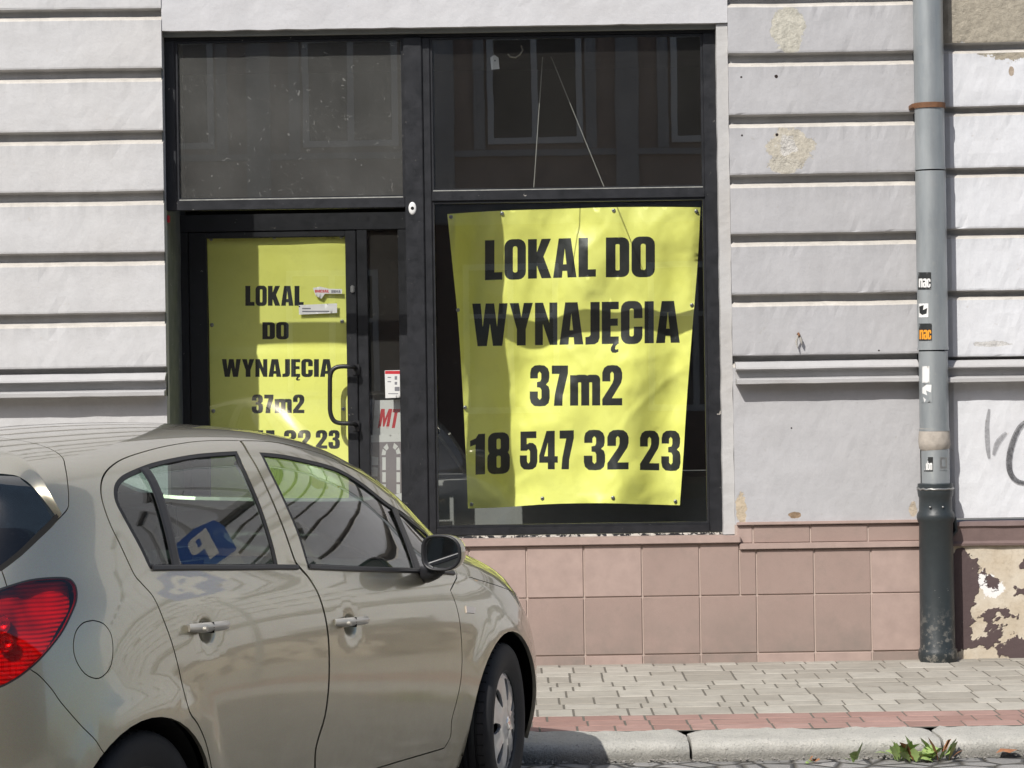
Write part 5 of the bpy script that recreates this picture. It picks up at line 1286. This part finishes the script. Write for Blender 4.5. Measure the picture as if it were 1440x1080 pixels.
# windows further along the street
for k in range(6):
    xw=5.2+k*4.4
    if True:
        wn_=empty('window',(xw,YW-.02,1.0),0,nb)
        mb=MB(); 
        for a in (((0,0,-.02),(1.5,.1,.08)),((0,0,1.92),(1.5,.1,2.02)),((0,.002,.08),(.1,.1,1.92)),((1.4,.002,.08),(1.5,.1,1.92)),((.71,.004,.08),(.79,.1,1.92)),((.1,.006,1.25),(.71,.1,1.31)),((.79,.006,1.25),(1.4,.1,1.31))): mb.box(*a)
        mb.build('window_frame',M['white'],wn_); meshobj('window_pane',[(.1,.03,.08),(1.4,.03,.08),(1.4,.03,1.92),(.1,.03,1.92)],[(0,1,2,3)],M['darkwin'] if 'darkwin' in M else M.setdefault('darkwin',simple('dark_window_pane',(.02,.022,.025),.05)),wn_)
        mb=MB(); mb.box((-.15,-.10,2.1),(1.65,.05,2.22),0,.01); mb.box((-.1,-.12,-.14),(1.6,.05,-.04),0,.01); mb.build('window_surround',M['corn'],wn_)
for k in range(6):
    xw=4.6+k*3.1
    wn_=empty('window',(xw,YW-.02,4.75),0,nb); mb=MB()
    for a in (((0,0,-.06),(1.5,.1,.08)),((0,0,2.32),(1.5,.1,2.42)),((0,.002,.08),(.1,.1,2.32)),((1.4,.002,.08),(1.5,.1,2.32)),((.71,.004,.08),(.79,.1,2.32)),((.1,.006,1.6),(.71,.1,1.67)),((.79,.006,1.6),(1.4,.1,1.67))): mb.box(*a)
    mb.build('window_frame',M['white'],wn_); meshobj('window_pane',[(.1,.03,.08),(1.4,.03,.08),(1.4,.03,2.32),(.1,.03,2.32)],[(0,1,2,3)],M['darkwin'],wn_)
    mb=MB(); mb.box((-.2,-.16,2.5),(1.7,.05,2.68),0,.02); mb.box((-.15,-.14,-.2),(1.65,.05,-.07),0,.01); mb.box((-.2,-.04,-.07),(-.02,.04,2.5),0,.01); mb.box((1.52,-.04,-.07),(1.7,.04,2.5),0,.01); mb.build('window_surround',M['corn'],wn_)
mb=MB(); mb.box((XN,YW-.16,4.42),(42,YW+.03,4.58),0,.02); mb.build('floor_cornice',M['corn'],nb)
# graffiti strokes on the neighbour
def stroke(name,pts,w_,mat,parent,Y=YW-.006):
    q=crom(pts,6); V_=[];F_=[]
    for i,p in enumerate(q):
        a=q[max(i-1,0)];b_=q[min(i+1,len(q)-1)]; d=math.hypot(b_[0]-a[0],b_[1]-a[1]) or 1; nx_,ny_=-(b_[1]-a[1])/d,(b_[0]-a[0])/d
        t=i/(len(q)-1); ww=w_*(.35+.65*math.sin(math.pi*min(1,max(0,t*.9+.05))))
        V_.append(W(p[0]+nx_*ww,p[1]+ny_*ww,Y));V_.append(W(p[0]-nx_*ww,p[1]-ny_*ww,Y))
    for i in range(len(q)-1): F_.append((2*i,2*i+1,2*i+3,2*i+2))
    return meshobj(name,V_,F_,mat,parent)
def spray(name,c,alpha):
    g=NG(name); g.col(c); g.set(Roughness=.9); n=g.noise(70,4,.7); g.l.new(g.ramp(n,.35,.65,(alpha*.6,)*3+(1,),(alpha,)*3+(1,)),g.b.inputs['Alpha']); return g.m
M['spray']=spray('faded_grey_spray',(.20,.20,.21),.55); M['spraydark']=spray('dark_spray',(.06,.06,.065),.85)
stroke('graffiti',[(1391,575),(1388,600),(1389,628),(1391,645)],3.5,M['spray'],nb); stroke('graffiti',[(1397,640),(1403,622),(1415,608)],3.8,M['spray'],nb)
stroke('graffiti',[(1450,588),(1434,600),(1424,622),(1419,645),(1421,665),(1432,677),(1452,680)],4.2,M['spraydark'],nb,YW-.007)
# ------------------------------------------------------------------ rain pipe
dp=empty('rain_pipe',W(1310,936,YW-.13)); tag(dp,'tall grey zinc rain pipe ending in a black cast iron foot between the two buildings','rain pipe')
YP=YW-.092
def pc(px,py): v=W(px,py,YP); return v
def xl_(py): return 1304.5+(py-0)*.0155
segs=[(-40,239,.078),(241,492,.080),(494,606,.0765)]
for a,b_,r in segs:
    mb=MB(); p=pc(xl_(a),a);q=pc(xl_(b_),b_); p.z=max(p.z,p.z); mb.tube([q,q+(p-q)*.02,p] if a>-40 else [q,p,p+Vector((-.10,0,6))],r,32); reparent(mb.build('pipe',M['zinc'],None,auto=1.0),dp)
    mb=MB(); mb.tube([q+Vector((0,0,.0)),q+Vector((0,0,.012))],r+.003,32); reparent(mb.build('pipe_seam',M['zinc'],None,auto=1.0),dp)
# rusty bracket band
mb=MB(); c=pc(xl_(149),149); mb.tube([c-Vector((0,0,.014)),c+Vector((0,0,.014))],.0845,32); mb.box((c.x-.095,YP-.02,c.z-.012),(c.x-.074,YP+.11,c.z+.012),0,.003); reparent(mb.build('clamp',M['rust'],None,auto=.8),dp)
# cement collar and slim sleeve
g_c=simple('cement_collar',(.40,.36,.31),.9,var=.3,scale=30,bump=.6)
mb=MB(); c=pc(1314,622); mb.lathe([(.076,.075),(.082,.04),(.084,0),(.080,-.03),(.068,-.045)],c,'Z',32); reparent(mb.build('cement_collar',g_c,None,smooth=True),dp)
mb=MB(); q=pc(1316,684);p=pc(1315,618); mb.tube([q,p],.0735,32); reparent(mb.build('sleeve',M['zinc'],None,auto=1.0),dp)
# cast iron foot
mb=MB(); zc=lambda py:pc(1317,py).z; cx_=pc(1317,800).x
pr=[(.075,zc(679)),(.092,zc(680)),(.094,zc(690)),(.091,zc(697)),(.086,zc(700)),(.087,zc(718)),(.097,zc(722)),(.100,zc(727)),(.096,zc(732)),(.088,zc(736)),(.090,zc(800)),(.092,zc(910)),(.100,zc(914)),(.103,zc(920)),(.100,zc(926)),(.094,zc(929)),(.096,ZS-.01)]
mb.lathe(pr,(cx_,YP,0),'Z',40); reparent(mb.build('cast_iron_foot',M['iron'],None,auto=.9),dp)
mb=MB(); c=pc(1317,686)
for t in range(28):
    a=t/28*2*math.pi; 
mb.tube([Vector((cx_+.093*math.cos(t*math.pi/14),YP+.093*math.sin(t*math.pi/14),zc(687)+.004*math.sin(t*3))) for t in range(29)],.006,8); reparent(mb.build('wire_band',M['steel'],None,auto=1.2),dp)
for x_,y_ in ((1308,713),(1326,713)):
    mb=MB(); v=W(x_,y_,YP-.084); mb.lathe([(.001,-.006),(.005,-.005),(.006,.002)],v,'Y',10); reparent(mb.build('bolt',M['steel'],None,smooth=True),dp)
mb=MB(); c=pc(1342,735); mb.tube([pc(1336,722)+Vector((0,.05,0)),pc(1345,730)+Vector((0,.06,0)),pc(1347,748)+Vector((0,.06,0)),pc(1338,757)+Vector((0,.06,0))],.012,8); reparent(mb.build('foot_bracket',M['iron'],None,auto=1.2),dp)
# stickers wrapped round the pipe
def wrap(name,x0,x1,y0,y1,mats,add,hol,label,cx,r,extra=None):
    def Yf(px,py):
        Y_=YP-r; c=pc(cx,py).x
        for _ in range(12):
            d=max(-.985,min(.985,(W(px,py,Y_).x-c)/r)); Y_=Y_*.5+.5*(YP-math.sqrt(1-d*d)*r)
        return Y_-.0015
    o=px_patch(name,[(x0,y0),(x1,y0-.3),(x1,y1),(x0,y1+.3)],Yf,mats,None,add,hol,step=2.5,estep=1.2,extra=extra); tag(o,label,'sticker'); return o
ink=[M['ink'],M['white'],M['ink']]
cxs=lambda py:xl_(py)
wrap('sticker',1290.8,1309.5,383,407,ink,*text('nac',1292,1308.5,388,404,gap=.02),'black sticker with white letters, topmost on the zinc pipe',cxs(395),.080)
wrap('sticker',1292,1305.5,427,446,[M['white'],M['ink']],[[(1292.5,431),(1299,429),(1298,436),(1304,433),(1303,441),(1297,443),(1293,440)]],[],'torn white and black sticker between the black and the orange ones on the pipe',cxs(436),.080)
wrap('sticker',1292,1310.5,455,479,[M['ink'],M['orangeink'],M['ink']],*text('nac',1293,1309.5,460,477,gap=.02),'black sticker with orange letters on the zinc pipe',cxs(467),.080)
wrap('sticker',1297,1307,515,538,[M['white'],M['greyink']],[],[],'blank white sticker remnant below the pipe seam',cxs(526),.0765)
o=wrap('sticker',1296,1311,540,566,[M['zinc'],M['white']],[[(1297,545),(1303,541),(1310,541),(1309,552),(1302,549),(1304,556),(1297,553)],[(1298,558),(1302,562),(1300,566)]],[],'scraped white sticker scraps above the cement collar',cxs(553),.0767)
wrap('sticker',1298,1312,643,663,[M['ink'],M['white'],M['ink']],*text('nbn',1300,1311,648,661,gap=.03),'small black and white lettered sticker on the slim sleeve under the cement collar',1316,.0735)
wrap('sticker',1321,1333,641,661,[M['zinc'],M['steel']],[rr(1322,643,1332,659,1)],[rr(1324.5,646,1329.5,656,1)],'transparent faded sticker right of the lettered one on the sleeve',1316,.0738)
# ------------------------------------------------------------------ weeds and litter at the kerb
M['leaf']=NG('weed_leaf'); g=M['leaf']; n=g.noise(18,4); g.col(g.mix(n,(.17,.27,.07),(.38,.48,.18))); g.set(Roughness=.55); g.b.inputs['Subsurface Weight'].default_value=.1; M['leaf']=g.m
M['dryleaf']=simple('dry_leaf',(.30,.13,.06),.8,var=.4,scale=40)
def weed(name,px,py,n,size,label,dry=.15,seed=1):
    random.seed(seed); c=W(px,py,KF-.02); c.z=0.0
    root=empty(name,c); tag(root,label,'weed','weeds growing along the kerb')
    for m_,fr in (('leaf',1-dry),('dryleaf',dry)):
        V_=[];F_=[]
        for k in range(int(n*fr)):
            az=random.uniform(-.25,math.pi+.25)+math.pi; lean=random.uniform(.35,1.5); l=size*random.uniform(.5,1.05); wd=l*random.uniform(.24,.40)
            d=Vector((math.cos(az),math.sin(az)*.55,0)); p=Vector((random.uniform(-.2,.2)*size*2,random.uniform(-.10,.0),0)); t_=lean*.35; sd=d.cross(Vector((0,0,1))).normalized(); tw=random.uniform(-.6,.6)
            b0=len(V_); N_=7
            for i in range(N_+1):
                s=i/N_; ang=t_+s*lean*1.1
                if i: p=p+(d*math.sin(ang)+Vector((0,0,1))*math.cos(ang))*(l/N_)
                w_=wd*(math.sin(math.pi*(s**1.35)*.97+.05))**.9*(1+.35*(i%2))*.62 ; e=(sd*math.cos(tw)+Vector((0,0,1))*math.sin(tw))
                p2=Vector((p.x,min(p.y,.015),max(p.z,.004)))
                V_+=[p2-e*w_,p2+Vector((0,0,-.15*w_)),p2+e*w_]
            for i in range(N_):
                k_=b0+3*i; F_+=[(k_,k_+1,k_+4,k_+3),(k_+1,k_+2,k_+5,k_+4)]
        if F_: meshobj('foliage' if m_=='leaf' else 'dry_foliage',V_,F_,M[m_],root,True)
    return root
weed('weed',1272,1077,26,.115,'largest leafy dandelion like weed at the foot of the kerb',.08,3)
weed('weed',1318,1077,18,.11,'ragged leafy weed just right of the largest one at the kerb',.2,5)
weed('weed',1141,1077,9,.045,'low reddish green weed left of the tall stalk at the kerb',.45,8)
weed('weed',1200,1077,4,.085,'single thin upright stalk at the kerb between the larger weeds',.0,11)
random.seed(21)
mb=MB(); c=W(1419,1070,KF-.03); c.z=.01
V_=[c+Vector((x*.055,y*.02,.012+z*.02)) for x,y,z in ((-1,0,0),(-.5,-.8,.5),(0,-1,.2),(.6,-.7,.8),(1,0,.1),(.5,.8,.6),(0,1,.3),(-.6,.7,.9))]
o=meshobj('fallen_leaf',V_,[tuple(range(8))],M['dryleaf']); tag(o,'curled orange brown leaf lying at the foot of the kerb','leaf')
# ------------------------------------------------------------------ the other side of the street (behind the viewer)
ob=empty('tenement_building',(0,-6.2,0)); tag(ob,'brick and plaster tenement across the street behind the viewer','building')
M['brick']=plaster('dull_red_brick_wall',(.22,.14,.11),dirt=(.12,.09,.08),dirtamt=.4); M['plas']=plaster('ochre_grey_tenement_plaster',(.40,.30,.25),dirt=(.22,.18,.15),dirtamt=.3)
HB=9.2
mb=MB()
for k in range(-10,11): mb.box((k*2.4+.35+1.05,-.02,3.76),(k*2.4+.35+1.35,.10,HB-.01),0,.01)
mb.box((-30,-.02,4.38),(30,.07,4.46)); mb.box((-30,-.02,6.75),(30,.13,6.95),0,.02); mb.build('pilaster_order',M['corn'],ob)
mb=MB()
for k in range(-10,11): mb.box((k*2.4+.35-.80,-.02,4.47),(k*2.4+.35-.66,.06,6.74)); mb.box((k*2.4+.35+.66,-.02,4.47),(k*2.4+.35+.80,.06,6.74))
mb.build('window_architrave',M['corn'],ob)
mb=MB(); mb.box((-30,-1,3.7),(30,0,HB)); mb.build('upper_wall',M['plas'],ob); mb=MB(); mb.box((-30,-1,0),(30,.06,3.55)); mb.build('ground_wall',M['brick'],ob)
mb=MB(); mb.box((-30,-.5,3.5),(30,.22,3.75),0,.02); mb.box((-30,-1,HB),(30,.5,HB+.3),0,.03); mb.build('cornice',M['corn'],ob)
mb=MB(); mb.box((-30,.0,0),(30,2.2,.09)); o=mb.build('far_pavement',M['joint']); o.location=(0,-6.2,0); tag(o,kind='structure')
for r,(z0,hh) in enumerate(((1.1,1.8),(4.6,2.0),(7.2,1.4))):
    for k in range(-9,10):
        xw=k*2.4+.35*(r%2)
        wn_=empty('window',(xw,.065 if r==0 else .005,z0),0,ob)
        mb=MB()
        for a in (((-.62,-.04,-.06),(.62,.05,.02)),((-.62,-.04,hh),(.62,.05,hh+.08)),((-.62,-.038,.02),(-.54,.05,hh)),((.54,-.038,.02),(.62,.05,hh)),((-.04,-.036,.02),(.04,.05,hh)),((-.54,-.034,hh*.65),(-.04,.05,hh*.65+.06)),((.04,-.034,hh*.65),(.54,.05,hh*.65+.06))): mb.box(*a)
        mb.build('window_frame',M['white'],wn_); meshobj('window_pane',[(-.54,.01,.02),(.54,.01,.02),(.54,.01,hh),(-.54,.01,hh)],[(0,1,2,3)],M['darkwin'],wn_)

# ------------------------------------------------------------------ parking sign further along the kerb, mirrored in the car windows
sp=empty('parking_sign',(3.98,11.55,ZS),math.radians(-58)); tag(sp,'blue parking sign over a white wheelchair plate on a grey post at the kerb','street sign')
mb=MB(); mb.tube([(0,.03,0),(0,.03,3.35)],.03,14); mb.build('post',M['zinc'],sp,auto=1.0)
def plate(name,x0,x1,z0,z1,mats,add,hol):
    v2,tr,k=region([rr(x0,z0,x1,z1,.03)],[],.06,[add,hol] if hol else [add],.03)
    k=[0 if q==2 else q for q in k]; V_=[Vector((x,0,z)) for x,z in v2]; F_=[]
    for a,b_,c in tr: n=(V_[b_]-V_[a]).cross(V_[c]-V_[a]); F_.append((a,b_,c) if n.y<0 else (a,c,b_))
    return meshobj(name,V_,F_,mats,sp,False,k)
def gl(c,x0,z0,w_,h): _,a,hh=glyph(c); wd=glyph(c)[0]; f=lambda p:[(x0+x/wd*w_,z0+y*h) for x,y in p]; return [f(p) for p in a],[f(p) for p in hh]
M['signblue']=simple('sign_blue',(.03,.11,.40),.4,var=.04)
a,h=gl('P',-.15,2.77,.30,.44); plate('blue_plate',-.33,.33,2.66,3.32,[M['signblue'],M['white'],M['signblue']],a,h)
ring=lambda r0,a0,a1,cx,cz:[(cx+r0*math.cos(math.radians(a0+(a1-a0)*k/20)),cz+r0*math.sin(math.radians(a0+(a1-a0)*k/20))) for k in range(21)]
wh=[ring(.10,110,380,.0,2.43)+ring(.075,380,110,.0,2.43),rr(-.04,2.46,-.01,2.56),rr(-.04,2.46,.06,2.485),[(.05,2.485),(.10,2.37),(.13,2.37),(.08,2.485)],ring(.025,0,350,-.03,2.585)]
plate('wheelchair_plate',-.33,.33,2.28,2.63,[M['white'],M['ink']],wh,[])
